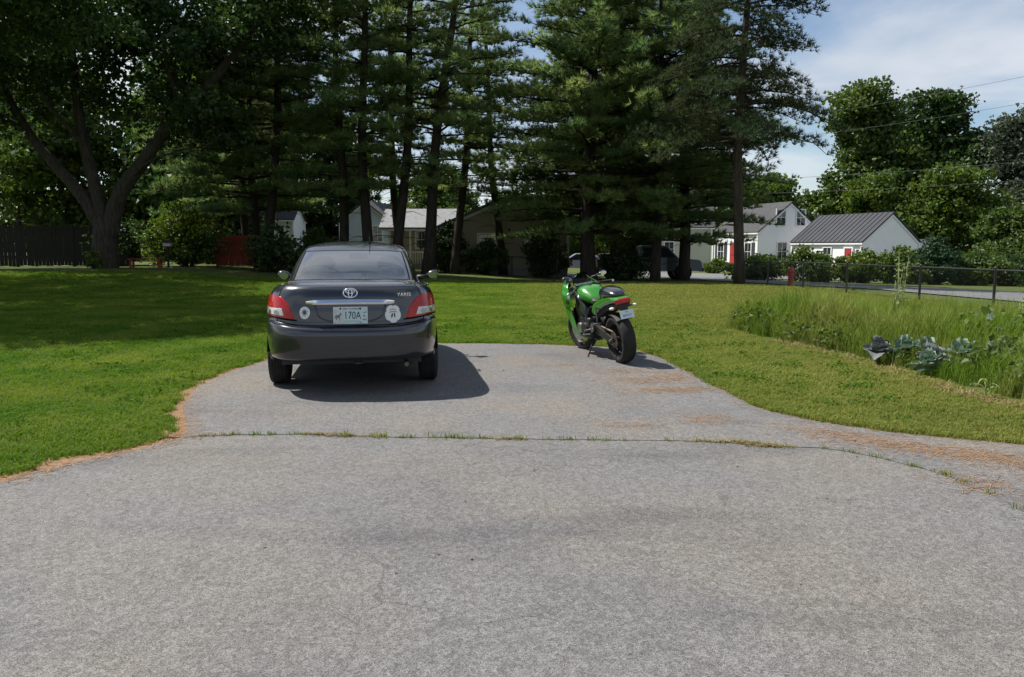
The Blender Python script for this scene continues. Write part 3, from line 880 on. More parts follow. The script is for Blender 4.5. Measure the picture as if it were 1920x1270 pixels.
    ex = MB(); ex.tube([(.48,.50,.31),(.50,.36,.30),(.50,.24,.285),(.50,.16,.275)], .026, 14, cap=False); ex.tube([(.50,.18,.277),(.50,.161,.275)], .022, 14); ex.build('tail_pipe', M_STEEL, root, smooth=40)
    th = MB(); th.tube([(.03,.20,.32),(.03,.12,.30),(.08,.12,.30),(.08,.20,.32)], .008, 6); th.build('tow_loop', M_STEEL, root, smooth=True)
    for cy in (.93, 3.48):
        for sd in (1,-1): wheel(root, (sd*.735, cy, .30), sd)
    # --- mirrors
    for sd in (1,-1):
        m = MB(); secs = []
        for f, w, h, d in ((0,.03,.02,.03),(.25,.085,.052,.070),(.6,.10,.062,.085),(.9,.09,.054,.065),(1.0,.05,.025,.03)):
            c = Vector((sd*(.830+.150*f), 2.86-.02*f, 1.005+.012*f)); sec = []
            for a in np.linspace(0,2*math.pi,16,endpoint=False):
                sec.append(c+Vector((0, d*math.cos(a)*.75, h*math.sin(a))))
            secs.append(sec)
        m.loft(secs); mo = m.build('door_mirror', M_PAINT, root, smooth=60, fix=True)
        g = MB(); c = Vector((sd*.905, 2.777, 1.012))
        g.add([c+Vector((sd*.054*math.cos(a), .012*math.cos(a), .042*math.sin(a)-.003)) for a in np.linspace(0,2*math.pi,20,endpoint=False)], [tuple(range(20))])
        g.build('mirror_glass', M_MIRROR, mo)
        m = MB(); m.tube([(sd*.70,2.88,.975),(sd*.83,2.86,.985)], [.035,.028], 8); m.build('mirror_arm', M_BLACK, mo, smooth=True)
    # --- roof aerial
    m = MB(); m.tube([(.16,1.50,1.408),(.16,1.52,1.425),(.16,1.30,1.50)], [.014,.008,.0025], 8); m.build('aerial', M_BLACK, root, smooth=True)
    # --- cabin
    c = MB(); c.box(-.66,.66,.62,3.1,.45,.50); c.build('cabin_floor', M_DARKTRIM, root)
    c = MB(); c.prism([(-.60,.60,1.035),(.60,.60,1.035),(.58,1.02,1.02),(-.58,1.02,1.02)], (0,0,-.03)); c.build('parcel_shelf', M_BEIGE, root)
    def seatback(x0, x1, y, z0, z1, lean, nm, thick=.14):
        m = MB(); dy = lean*(z1-z0)
        m.prism([(x0,y,z0),(x1,y,z0),(x1,y-dy,z1),(x0,y-dy,z1)], (0,thick,0)); return m.build(nm, M_BEIGE, root, bevel=.03, smooth=True)
    seatback(-.60,.60,1.28,.60,1.035,.45,'rear_seat_back')
    for x in (-.36,.36):
        m = MB(); secs = []
        for f in np.linspace(-1,1,9):
            h = .052*(1-abs(f)**3)**.5+.012; sec = [Vector((x+f*.135, 1.02+.042*math.cos(a), 1.10+h*math.sin(a))) for a in np.linspace(0,2*math.pi,14,endpoint=False)]
            secs.append(sec)
        m.loft(secs); m.build('head_restraint', M_BEIGE, root, smooth=60, fix=True)
        for dx in (-.04,.04):
            m = MB(); m.tube([(x+dx,1.02,1.0),(x+dx,1.02,1.07)], .007, 6); m.build('restraint_post', M_CHROME, root)
    for x in (-.36,.36):
        seatback(x-.25,x+.25,2.05,.60,1.08,.38,'front_seat_back')
        m = MB(); secs = []
        for f in np.linspace(-1,1,9):
            h = .075*(1-abs(f)**3)**.5+.012; secs.append([Vector((x+f*.13, 1.87+.045*math.cos(a), 1.17+h*math.sin(a))) for a in np.linspace(0,2*math.pi,14,endpoint=False)])
        m.loft(secs); m.build('head_restraint', M_DARKTRIM, root, smooth=60, fix=True)
        m = MB(); m.box(x-.25,x+.25,2.05,2.55,.50,.66); m.build('front_seat', M_BEIGE, root, bevel=.03, smooth=True)
    m = MB(); m.box(-.62,.62,2.85,3.2,.75,.965); m.build('dashboard', M_DARKTRIM, root, bevel=.03, smooth=True)
    m = MB(); pts = [(-.36+.18*math.cos(a), 2.66+.05*math.sin(a), .93+.17*math.sin(a)) for a in np.linspace(0,2*math.pi,28)]
    m.tube(pts, .014, 8, cap=False); m.build('steering_wheel', M_DARKTRIM, root, smooth=True)
    m = MB(); m.box(-.085,.085,.80,.92,1.04,1.100); m.build('brake_lamp', M_CLEARLENS, root, bevel=.008)
    m = MB(); m.tube([(0,2.62,1.33),(0,2.60,1.27)], .01, 6); m.box(-.11,.11,2.57,2.59,1.215,1.28); m.build('rear_view_mirror', M_BLACK, root)
    return root, rm, pm

car, magnet_a, magnet_b = build_sedan()
CAR_HEAD = R(9.2)
CAR_M = Matrix.Translation((-1.450, 6.97, 0.012)) @ Matrix.Rotation(CAR_HEAD, 4, 'Z')
for o in (car, magnet_a, magnet_b):
    o.location = CAR_M.translation; o.rotation_euler = (0, 0, CAR_HEAD)
tag(car, 'dark grey metallic sedan parked on the driveway, seen from behind', 'car')
tag(magnet_a, 'round white magnet with a dark star beside the left tail light', 'magnet')
tag(magnet_b, 'white paw shaped magnet beside the right tail light of the sedan', 'magnet')
# ================================================================== vegetation
def bark_material(name, c, c2, scale=9.0):
    return mat(name, c, 0.95, spec=0.1, c2=c2, nscale=scale, bump=1.0, bscale=14, stretch=(1,1,0.22))
M_BARK = bark_material('maple_bark', (0.040,0.034,0.029), (0.075,0.065,0.055))
M_PBARK = bark_material('pine_bark', (0.028,0.023,0.019), (0.05,0.04,0.033))
M_SBARK = bark_material('spruce_bark', (0.042,0.034,0.028), (0.075,0.06,0.047))
M_LEAF = mat('maple_leaf', (0.050,0.090,0.020), 0.5, spec=0.3, trans=0.30, island=0.35, c2=(0.085,0.120,0.026), nscale=0.5)
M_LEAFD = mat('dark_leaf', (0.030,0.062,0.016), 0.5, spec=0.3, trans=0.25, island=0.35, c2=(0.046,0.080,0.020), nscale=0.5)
M_LEAFY = mat('yellow_green_leaf', (0.095,0.130,0.022), 0.5, spec=0.3, trans=0.35, island=0.35, c2=(0.060,0.105,0.020), nscale=0.6)
M_LEAFG = mat('grey_green_leaf', (0.075,0.092,0.055), 0.55, spec=0.3, trans=0.25, island=0.30, c2=(0.055,0.075,0.045), nscale=0.6)
M_NEEDLE = mat('pine_needle', (0.092,0.152,0.060), 0.6, spec=0.2, trans=0.48, island=0.32, c2=(0.195,0.240,0.085), nscale=0.5)
M_SPRUCE = mat('spruce_needle', (0.042,0.070,0.032), 0.7, spec=0.2, trans=0.2, island=0.35, c2=(0.066,0.084,0.036), nscale=0.5)
M_YEW = mat('evergreen_shoot', (0.030,0.066,0.028), 0.6, spec=0.2, trans=0.15, island=0.3)

def rand_frames(n, rg, tilt=1.0):
    """n random orthonormal frames, normals biased upward when tilt<1"""
    z = rg.normal(size=(n,3)); z[:,2] = np.abs(z[:,2])/max(tilt,1e-3)
    z /= np.linalg.norm(z, axis=1)[:,None]
    a = rg.normal(size=(n,3)); a -= (a*z).sum(1)[:,None]*z; a /= np.linalg.norm(a, axis=1)[:,None]
    return a, np.cross(z, a), z

def leaf_mesh(P, size, rg, tilt=0.9, aspect=0.75):
    """kite-shaped, slightly folded leaves (2 triangles each) at points P"""
    n = len(P); a, b, z = rand_frames(n, rg, tilt); s = (size*(0.65+0.7*rg.random(n)))[:,None]
    fold = 0.18*s*z
    V = np.empty((n,4,3)); V[:,0] = P-a*s*.5; V[:,1] = P+b*s*.5*aspect+fold; V[:,2] = P+a*s*.5; V[:,3] = P-b*s*.5*aspect+fold
    base = (np.arange(n)*4)[:,None]
    F = np.concatenate([base+np.array([0,1,2]), base+np.array([0,2,3])], axis=0)
    return V.reshape(-1,3), F

def clump_points(blobs, rg, per=60, rc=0.45, shell=0.55):
    """blobs: (centre, radii, clumps) -> leaf points and clump centres"""
    pts = []; cs = []
    for c, r, k in blobs:
        d = rg.normal(size=(k,3)); d /= np.linalg.norm(d, axis=1)[:,None]
        rad = (shell**3+(1-shell**3)*rg.random(k))**(1/3)
        C = np.array(c)+d*rad[:,None]*np.array(r); cs.append(C)
        sc = rc*(0.6+0.8*rg.random(k))
        m = rg.integers(int(per*.5), int(per*1.5)+1, size=k)
        for i in range(k):
            o = np.clip(rg.normal(size=(m[i],3)), -1.7, 1.7)*sc[i]*np.array([.6,.6,.38]); pts.append(C[i]+o)
    return np.concatenate(pts), np.concatenate(cs)

def limb(mb, pts, r0, r1, n=10, rg=None, wob_=0.0):
    c = cr_spline([Vector(p) for p in pts], 4); m = len(c)
    rad = [r0+(r1-r0)*(i/(m-1))**0.8 for i in range(m)]
    if wob_ and rg is not None:
        c = [p+Vector(rg.normal(size=3)*wob_*rad[i]) if 0 < i < m-1 else p for i, p in enumerate(c)]
    mb.tube(c, rad, n)

def twigs(mb, ends, targets, rg, r=0.02, n=4, every=1):
    ends = np.array(ends)
    for t in targets[::every]:
        d = ends-t; i = np.argmin((d*d).sum(1)); e = ends[i]
        mid = (e+t)/2+np.array([0,0,-.12])+rg.normal(size=3)*.12
        mb.tube([e, mid, t], [r*1.6, r, r*.4], n, cap=False)

def broadleaf(name, loc, trunk, limbs, blobs, leaf, mleaf, mbark, label, cat='tree', group=None, per=60, rc=0.45, seed=1, twig_every=2, shell=0.55, tilt=0.9, trunk_n=14):
    rg = np.random.default_rng(seed); root = empty(name, loc)
    tag(root, label, cat, group)
    mb = MB(); ends = []
    for pts, r0, r1 in trunk: limb(mb, pts, r0, r1, trunk_n, rg, .05); ends += [tuple(p) for p in pts[len(pts)//2:]]
    lb = MB()
    for pts, r0, r1 in limbs: limb(lb, pts, r0, r1, 9, rg, .06); ends += [tuple(p) for p in pts[1:]]
    P, C = clump_points(blobs, rg, per, rc, shell)
    if twig_every: twigs(lb, ends, C, rg, .018, 4, twig_every)
    mb.build('trunk', mbark, root, smooth=True)
    if lb.f: lb.build('limbs', mbark, root, smooth=True)
    V, F = leaf_mesh(P, leaf, rg, tilt)
    npmesh('crown', V, F, mleaf, root)
    return root

# ---- pine -----------------------------------------------------------
def tuft_template(rg, n=15, L=0.17, w=0.0085, spread=0.85):
    V = []; 
    for i in range(n):
        d = rg.normal(size=3); d[2] = d[2]*.7; d /= np.linalg.norm(d); d = d*spread+np.array([1.0,0,.25]); d /= np.linalg.norm(d)
        q = np.cross(d, rg.normal(size=3)); q /= np.linalg.norm(q); l = L*(.7+.5*rg.random())
        V += [-q*w, q*w, d*l]
    return np.array(V)

def place_tufts(pos, dirs, scale, rg, templates):
    """pos (n,3), dirs (n,3) -> merged triangles"""
    out = []; n = len(pos)
    z = np.array([0,0,1.0]); x = dirs/np.linalg.norm(dirs, axis=1)[:,None]
    y = np.cross(z, x); y /= (np.linalg.norm(y, axis=1)[:,None]+1e-9); zz = np.cross(x, y)
    which = rg.integers(0, len(templates), n)
    for k, T in enumerate(templates):
        s = np.nonzero(which == k)[0]
        if len(s) == 0: continue
        W = (T[None,:,0:1]*x[s][:,None,:]+T[None,:,1:2]*y[s][:,None,:]+T[None,:,2:3]*zz[s][:,None,:])*scale[s][:,None,None]+pos[s][:,None,:]
        out.append(W.reshape(-1,3))
    V = np.concatenate(out); F = np.arange(len(V)).reshape(-1,3)
    return V, F

def make_pine(seed, H=20.0, r0=0.25, h0=3.0, dens=1.0, Lmax=4.6, gap=0.75, lean=(0,0), profile=None, nb=5, tuft=0.17, droop=0.10, tn=15, dead=0, skip=0.0):
    rg = np.random.default_rng(seed)
    def axis_pt(h): return np.array([lean[0]*h/H+.12*math.sin(h*.5+seed), lean[1]*h/H+.12*math.cos(h*.43+seed), h])
    tr = MB(); hs = np.linspace(-.3, H, 16)
    tr.tube([axis_pt(h) for h in hs], [r0*(1.25 if h < .2 else 1)*(1-.93*max(0,h)/H)+.015 for h in hs], 10)
    br = MB(); pos = []; dirs = []
    temps = [tuft_template(rg, tn) for _ in range(5)]
    h = h0; k = 0
    while h < H-.4:
        f = (h-h0)/(H-h0)
        L0 = Lmax*(profile(f) if profile else (0.55+.45*math.sin(math.pi*min(1, f*1.3+.18)))*(1-f**2.2)+.25)
        m = nb if f < .85 else 4
        a0 = rg.random()*6.28
        for b in range(m):
            if rg.random() < skip: continue
            a = a0+2*math.pi*b/m+rg.normal()*.25; L = L0*(.65+.6*rg.random()); hh = h+rg.normal()*.18
            d = np.array([math.cos(a), math.sin(a), 0]); base = axis_pt(hh)
            up = .10+.25*f
            npt = 7; pts = []
            for i in range(npt):
                s = i/(npt-1)
                pts.append(base+d*L*s+np.array([0,0,L*(up*s-droop*s*s*1.6+.10*s**3)])+(rg.normal(size=3)*.06*s*L*.3))
            rb = .018+.011*L
            br.tube(pts, [rb*(1-.85*i/(npt-1)) for i in range(npt)], 5, cap=False)
            # side shoots
            P = np.array(pts)
            ns = max(4, int(L*5.5*dens))
            for j in range(ns):
                s = .28+.72*(j+rg.random())/ns; i = min(npt-2, int(s*(npt-1))); fr = s*(npt-1)-i
                p = P[i]*(1-fr)+P[i+1]*fr; sd = 1 if j % 2 else -1
                side = np.array([-d[1], d[0], 0])*sd; sl = (.25+.85*(1-s))*(.5+.6*rg.random())*min(1.2, L*.35)
                dd = side*.85+d*.65+np.array([0,0,.10+.15*rg.random()]); dd /= np.linalg.norm(dd)
                q = p+dd*sl
                if sl > .35 and rg.random() < .6: br.tube([p, q], [.009,.004], 3, cap=False)
                nt = max(2, int(sl*8*dens))
                for t in range(nt):
                    g = (t+.6)/nt; pos.append(p+dd*sl*g+rg.normal(size=3)*np.array([.13,.13,.085])); dirs.append(dd+rg.normal(size=3)*.35+np.array([0,0,.25]))
            pos.append(P[-1]); dirs.append(d+np.array([0,0,.3]))
        h += gap*(.75+.5*rg.random())*(1-.35*f); k += 1
    for _ in range(dead):
        hh = h0*.35+rg.random()*h0*.9; a = rg.random()*6.28; L = .5+1.6*rg.random(); b0 = axis_pt(hh); d = np.array([math.cos(a), math.sin(a), .05])
        br.tube([b0, b0+d*L*.5, b0+d*L+np.array([0,0,-.18*L])], [.022,.013,.004], 4, cap=False)
    pos = np.array(pos); dirs = np.array(dirs)
    sc = (tuft/.17)*(.8+.5*rg.random(len(pos)))
    V, F = place_tufts(pos, dirs, sc, rg, temps)
    return tr, br, V, F

def pine_tree(name, loc, label, group, mtrunk=M_PBARK, mneedle=M_NEEDLE, **kw):
    root = empty(name, loc); tag(root, label, 'tree', group)
    tr, br, V, F = make_pine(**kw)
    tr.build('trunk', mtrunk, root, smooth=True); tag(br.build('branches', mtrunk, root, smooth=True), kind='stuff')
    npmesh('crown', V, F, mneedle, root)
    return root
def pine_copy(src, loc, rz, label, s=1.0):
    c = copy_tree(src); c.location = loc; c.rotation_euler = (0,0,rz); c.scale = (s,s,s); c['label'] = label; return c
def onz(x, y, dz=0.0): return (x, y, tz(x, y)+dz)

PG = 'tall white pines along the far side of the lawn'
lush = lambda f: (0.80+.35*math.sin(math.pi*min(1,f*1.5+.10)))*(1-.72*f**1.9)
thin = lambda f: (0.62+.30*math.sin(math.pi*min(1,f*1.4)))*(1-.65*f**2.0)
KW = dict(tuft=.30, tn=19, droop=.14)
pA = pine_tree('white_pine', onz(3.6,36.6), 'tall lush white pine directly behind the green motorcycle', PG, seed=3, H=17.5, r0=.33, h0=2.5, Lmax=5.2, gap=.74, profile=lush, nb=6, dens=.95, dead=3, **KW)
pB = pine_tree('white_pine', onz(6.7,36.0), 'lush white pine behind the gap between motorcycle and spruce', PG, seed=5, H=16.5, r0=.22, h0=3.0, Lmax=4.6, gap=.74, profile=lush, nb=6, dens=.95, **KW)
pC = pine_tree('white_pine', onz(-6.75,36.6), 'dark straight pine trunk rising above the middle of the sedan roof', PG, seed=8, H=21, r0=.25, h0=4.2, Lmax=4.0, gap=1.05, profile=thin, nb=5, dens=1.0, dead=12, skip=.08, **KW)
pD = pine_tree('white_pine', onz(-5.3,36.2), 'dark pine second from the right of the four above the sedan', PG, seed=11, H=20, r0=.24, h0=4.8, Lmax=3.6, gap=1.05, profile=thin, nb=5, dens=1.0, dead=12, lean=(1.5,0), skip=.08, **KW)
pine_tree('white_pine', onz(-4.05,36.4), 'leaning dark pine above the right edge of the sedan', PG, seed=14, H=21, r0=.27, h0=4.0, Lmax=4.4, gap=1.1, profile=thin, nb=5, dens=.8, dead=10, lean=(2.4,0), skip=.10, **KW)
pine_copy(pC, onz(-8.05,37.4), 1.9, 'slim pine trunk above the left part of the sedan roof', .92)
pine_copy(pA, onz(8.3,38.2), 2.2, 'lush pine with a slim trunk behind the dark pickup cab', .86)
pine_copy(pB, onz(5.6,44.0), 4.0, 'lush pine standing back behind the parked pickup bed', .98)
pine_copy(pD, onz(-11.9,38.5), 0.7, 'dark pine left of the sedan before the red fence', 1.0)
pine_copy(pB, onz(3.9,41.0), 1.1, 'lush pine hiding the right end of the beige house', 1.05)
pine_copy(pD, onz(-0.6,44.6), 3.3, 'pine towering over the roof of the beige house', .95)
pine_copy(pB, onz(-15.5,46.0), 2.6, 'far dark pine beyond the red board fence', 1.05)
pine_copy(pD, onz(-2.9,41.2), 0.4, 'dense pine at the left corner of the beige house', .95)
pine_copy(pD, onz(-6.3,44.5), 2.4, 'dark pine standing back behind the four trunks above the sedan', 1.0)
pine_copy(pB, onz(-13.2,40.5), 3.7, 'bushy pine rising behind the yellow green bush', 1.0)

# spruce with drooping, half-bare branches
spr = lambda f: (1.0-.97*f)*(.9+.1*math.sin(f*20))
pine_tree('spruce_tree', onz(8.6,30.0), 'tall sparse spruce with bare lower branches by the fence', None, M_SBARK, M_SPRUCE, seed=21, H=19.5, r0=.19, h0=5.6, Lmax=3.7, gap=.50, profile=spr, nb=6, dens=1.25, tuft=.22, droop=.30, tn=15, dead=26, skip=.05)

# the big many-stemmed maple on the left
mt = onz(-18.95, 36.5)
broadleaf('maple_tree', mt,
    [([(0,0,-.3),(.05,0,.6),(.1,0,1.5),(.15,0,2.3)], .66, .48),
     ([(.1,0,1.4),(-.7,.1,3.0),(-2.0,.2,4.6),(-3.4,.4,6.3),(-4.6,.6,8.6),(-5.4,.6,11.5)], .34, .12),
     ([(.1,0,1.6),(-.3,.2,3.6),(-.75,.3,5.6),(-1.0,.3,8.2),(-1.0,.2,11.5),(-.6,.2,14)], .36, .10),
     ([(.25,0,1.5),(.9,-.1,3.3),(2.3,-.3,5.0),(4.2,-.6,7.0),(6.6,-.9,9.2),(8.6,-1.2,11.8),(9.8,-1.3,13.8)], .42, .11)],
    [([(2.3,-.3,5.0),(2.9,.8,7.2),(3.2,1.4,9.8)], .16, .05), ([(4.2,-.6,7.0),(3.9,-1.4,9.2),(4.4,-2,11.6)], .14, .04),
     ([(-3.4,.4,6.3),(-5.4,.1,7.4),(-7.2,-.2,8.0)], .13, .04), ([(-.75,.3,5.6),(-2.0,-.8,7.8),(-2.4,-1.4,10.4)], .14, .04),
     ([(6.6,-.9,9.2),(8.6,-.4,9.4),(10.6,-.2,9.8)], .10, .03), ([(1.4,-.2,4.0),(3.0,-1.2,4.8),(5.0,-2.0,5.2)], .07, .02)],
    [((-5.0,.4,9.5),(3.6,3.2,3.6),70), ((-.8,0,11.5),(4.2,3.6,3.6),90), ((4.4,-.6,10.6),(3.8,3.4,2.8),80), ((9.0,-1.0,12.2),(3.4,3.2,2.6),60),
     ((2.0,1.8,7.6),(2.6,2.4,1.8),34), ((-6.6,-.4,6.6),(2.4,2.4,1.6),24), ((5.6,-1.2,6.6),(2.2,1.8,1.2),16), ((0,0,15),(5,4,2.4),60)],
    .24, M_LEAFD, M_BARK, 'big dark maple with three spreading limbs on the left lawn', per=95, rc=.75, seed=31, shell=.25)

# tree standing just outside the left edge, its crown shading the lawn
broadleaf('shade_tree', onz(-15.6, 18.5),
    [([(0,0,-.3),(.1,0,2.0),(.0,.1,4.5),(.3,.2,7.5),(.2,.1,11)], .42, .10)],
    [([(.0,.1,4.5),(2.2,-.6,6.2),(4.4,-1.3,7.6)], .16, .04), ([(.1,.1,5.5),(1.8,1.8,7.6),(3.4,3.2,9.0)], .14, .04), ([(.2,.1,5),(-2.4,.4,7),(-4,.6,9)], .15, .04), ([(.2,.1,6.6),(.8,-2.4,8.4),(1.2,-4.2,9.6)], .14, .04)],
    [((0.3,0,9.6),(5.6,5.6,3.6),150), ((3.6,-1.4,8.6),(3.6,3.4,2.2),80), ((2.8,2.8,9.2),(3.6,3.4,2.4),70), ((1.0,-3.6,9.4),(3.2,2.8,2.2),46), ((0,0,13),(4,4,2.2),50)],
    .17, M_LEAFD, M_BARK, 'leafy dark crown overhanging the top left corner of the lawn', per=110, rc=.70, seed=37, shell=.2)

broadleaf('shade_tree', onz(-23.5, 27.5),  # second tree, added beyond the left edge to shade the far left lawn
    [([(0,0,-.3),(.1,0,2.5),(-.1,.1,5.5),(.2,.2,9),(.2,.1,13)], .45, .10)],
    [([(.0,.1,5.5),(2.6,-.6,7.6),(5.0,-1.0,9.2)], .17, .04), ([(.1,.1,6.5),(2.2,1.8,9),(4.0,3.0,11)], .14, .04), ([(.2,.1,6),(-2.4,.4,8),(-4,.6,10)], .15, .04)],
    [((0.3,0,11),(7,7,4),150), ((4.6,-1.0,10.2),(4.2,4,2.6),80), ((3.6,3.0,11.4),(3.8,3.6,2.6),60), ((2.0,-4,10.6),(3.8,3.4,2.4),50)],
    .20, M_LEAFD, M_BARK, 'added dark crown at the top left edge, shading the far lawn', per=110, rc=.85, seed=39, shell=.2)
# ---- trees and shrubs further off --------------------------------------
def simple_broadleaf(name, x, y, H, W, label, mleaf, seed, leaf=.4, per=55, rc=1.0, blobs=7, lowest=.22, group=None, mbark=M_BARK, r0=None, shell=.35, k=1.0, z=None):
    rg = np.random.default_rng(seed); r0 = r0 or H*.018
    bl = []; lim = []
    for i in range(blobs):
        a = 2*math.pi*i/blobs*1.618+rg.random(); f = (i+.5)/blobs; h = H*(lowest+(.93-lowest)*f); rr = W*.5*(1-.75*max(0,f-.55)/.45)*(.55+.4*rg.random())
        c = (math.cos(a)*rr*.75, math.sin(a)*rr*.75, h-H*.06)
        bl.append((c, (W*.26*(.8+.5*rg.random()), W*.26*(.8+.5*rg.random()), H*.13*(.8+.5*rg.random())), int(26*k)))
        lim.append(([(0,0,max(H*.15,h*.55)), (c[0]*.5,c[1]*.5,h*.78), c], r0*.45, r0*.12))
    bl.append(((0,0,H*.86),(W*.24,W*.24,H*.12), int(26*k))); bl.append(((0,0,H*.55),(W*.38,W*.38,H*.26), int(40*k)))
    loc = (x, y, tz(x,y) if z is None else z)
    return broadleaf(name, loc, [([(0,0,-.4),(.1,0,H*.3),(-.1,.1,H*.6),(0,0,H*.85)], r0, r0*.2)], lim, bl, leaf, mleaf, mbark, label, 'tree', group, per, rc, seed, 3, shell, .9, 9)

RG = 'tall trees behind the white houses'
simple_broadleaf('round_tree', 39.5, 88, 20.5, 11.5, 'left half of the tall dark green maple pair behind the black metal roof', M_LEAF, 51, .5, 70, 1.1, 9, .25, RG, k=1.3)
simple_broadleaf('round_tree', 48.0, 90, 20.5, 10.5, 'right half of the tall dark green maple pair, crown like a brush', M_LEAFD, 52, .5, 70, 1.1, 9, .25, RG, k=1.3)
simple_broadleaf('grey_green_tree', 51.5, 80, 16.5, 9.5, 'grey green loose tree near the right edge of the picture', M_LEAFG, 53, .4, 60, 1.0, 9, .12, RG, k=1.2)
simple_broadleaf('grey_green_tree', 60.0, 84, 17.5, 9.0, 'grey green tree cut by the right edge of the picture', M_LEAFG, 54, .4, 60, 1.0, 8, .12, RG)
simple_broadleaf('yellow_green_tree', 36.0, 78, 9.5, 9.0, 'yellow green tree showing just over the black metal roof', M_LEAFY, 55, .38, 60, .9, 7, .15, RG)
simple_broadleaf('yellow_green_tree', 42.5, 76, 10.5, 9.5, 'yellow green tree right of the metal roofed gable', M_LEAFY, 56, .38, 60, .9, 7, .10, RG)
simple_broadleaf('yellow_green_tree', 27.5, 84, 10.0, 8.5, 'yellow green tree between the spruce and the metal roof', M_LEAFY, 57, .38, 60, .9, 7, .15, RG)
simple_broadleaf('dark_tree', 24.5, 92, 13.0, 9.0, 'dark tree behind the ridge of the white house', M_LEAFD, 58, .45, 60, 1.0, 7, .15, RG)
simple_broadleaf('low_tree', 49.5, 66, 8.0, 8.5, 'low rounded tree at the right end of the hedge', M_LEAF, 59, .33, 70, .8, 7, .08, RG)
simple_broadleaf('low_tree', 40.0, 62, 5.6, 7.0, 'low green tree beside the shed roof on the right', M_LEAF, 60, .3, 70, .7, 7, .08, RG)
simple_broadleaf('dark_tree', 15.0, 95, 12.0, 10.0, 'dark tree between the beige house and the white house', M_LEAFD, 65, .45, 60, 1.0, 7, .12, RG)

LG = 'trees of the wood beyond the left lawn'
wl = [(-33,58,15,11,M_LEAF,'sunny green tree at the far left edge behind the shed'),
      (-27,62,13,10,M_LEAFY,'yellowish tree between the maple limbs'),
      (-22,57,15,11,M_LEAFD,'dark tree right of the maple trunk'),
      (-40,66,18,12,M_LEAFD,'tall dark tree at the left edge of the wood'),
      (-23,69,14,10,M_LEAF,'green tree behind the long maple limb'),
      (-17.5,76,14,9,M_LEAFD,'dark tree above the red fence'),
      (-24,74,19,12,M_LEAFD,'tall dark tree far behind the maple'),
      (-8,86,10,10,M_LEAF,'green tree behind the grey house'),
      (1,92,8,11,M_LEAFD,'dark tree far behind the beige house'),
      (7.5,86,9,9,M_LEAFY,'light green tree right of the beige house'),
      (-33,80,21,13,M_LEAFD,'tallest dark tree at the back of the wood'),
      (-47,75,18,13,M_LEAF,'green tree seen left of the maple stems')]
for i, (x, y, h, w, m, lb) in enumerate(wl):
    simple_broadleaf('wood_tree', x, y, h, w, lb, m, 70+i, .42, 60, 1.0, 7, .10, LG)

def shrub(name, x, y, H, W, label, mleaf, seed, leaf=.16, k=46, per=45, group=None, D=None, z=None, shell=.45, rc=None):
    rg = np.random.default_rng(seed); root = empty(name, (x, y, tz(x,y) if z is None else z)); tag(root, label, 'shrub', group)
    D = D or W
    bl = []
    for i in range(5):
        a = 6.28*i/5+rg.random(); bl.append(((math.cos(a)*W*.22, math.sin(a)*D*.22, H*(.36+.16*rg.random())), (W*.30, D*.30, H*.34), k//5))
    bl.append(((rg.normal()*W*.06,0,H*.68),(W*.24,D*.24,H*.28), k//5)); bl.append(((0,0,H*.25),(W*.42,D*.42,H*.22), k//4))
    P, C = clump_points(bl, rg, per, rc or W*.11, shell); P[:,2] = np.maximum(P[:,2], .03)
    st = MB()
    for t in C[::2]:
        b = np.array([t[0]*.15, t[1]*.15, 0]); st.tube([b, (b+t)/2+rg.normal(size=3)*.05, t], [.02,.014,.005], 4, cap=False)
    st.build('stems', M_BARK, root, smooth=True)
    V, F = leaf_mesh(P, leaf, rg); npmesh('foliage', V, F, mleaf, root)
    return root
HG = 'shrubs in front of the white houses'
hd = [(13.9,44.5,1.5,3.4,M_LEAF,'low clipped shrub beside the hydrant before the white house corner'),
      (16.4,42.5,2.0,3.2,M_LEAF,'loose shrub in front of the metal roofed house, left one'),
      (18.6,41.5,1.8,3.0,M_LEAFY,'loose light shrub below the small red door'),
      (20.6,41.0,1.7,2.8,M_LEAF,'low shrub left of the dark conical evergreen'),
      (24.3,41.5,2.0,3.2,M_LEAF,'leafy shrub right of the dark conical evergreen'),
      (27.0,42.5,2.0,3.6,M_LEAFD,'dark shrub below the low shed roof'),
      (29.6,43.0,2.6,3.8,M_LEAF,'tall green shrub second from the right of the hedge'),
      (25.6,37.0,1.9,3.2,M_LEAFD,'dark rounded shrub on the grass beyond the street, near right edge'),
      (32.6,43.5,3.4,4.2,M_LEAF,'tallest green shrub at the right edge of the hedge'),
      (22.6,45.0,2.2,3.2,M_LEAFY,'light shrub against the shaded gable wall')]
for i, (x, y, h, w, m, lb) in enumerate(hd): shrub('garden_shrub', x, y, h, w, lb, m, 100+i, .17, 60, 60, HG)
shrub('conical_evergreen', 22.3, 41.0, 2.6, 2.4, 'dark conical evergreen bush in front of the metal roofed gable', M_YEW, 121, .12, 90, 70, None)
BG = 'shrubs along the beige house wall'
for i, (x, y, h, w, lb) in enumerate([(-3.6,43.2,2.9,2.6,'tall dark shrub against the left corner of the beige house'),
                                      (-1.5,43.0,2.0,2.6,'rounded dark shrub under the left window of the beige house'),
                                      (1.9,43.0,2.6,2.6,'dark shrub under the right window of the beige house')]):
    shrub('foundation_shrub', x, y, h, w, lb, M_LEAFD, 140+i, .15, 60, 55, BG)
shrub('yellow_green_bush', -16.3, 39.4, 3.2, 4.0, 'bright yellow green bush between the maple and the red fence', M_LEAFY, 150, .17, 80, 60)
shrub('dark_bush', -11.2, 37.5, 2.4, 2.8, 'dark loose bush left of the sedan mirror', M_LEAFD, 151, .16, 60, 50)
shrub('dark_bush', -10.3, 41.5, 2.3, 2.6, 'dark bush with pale leaves just above the left of the sedan', M_LEAF, 152, .16, 60, 50)
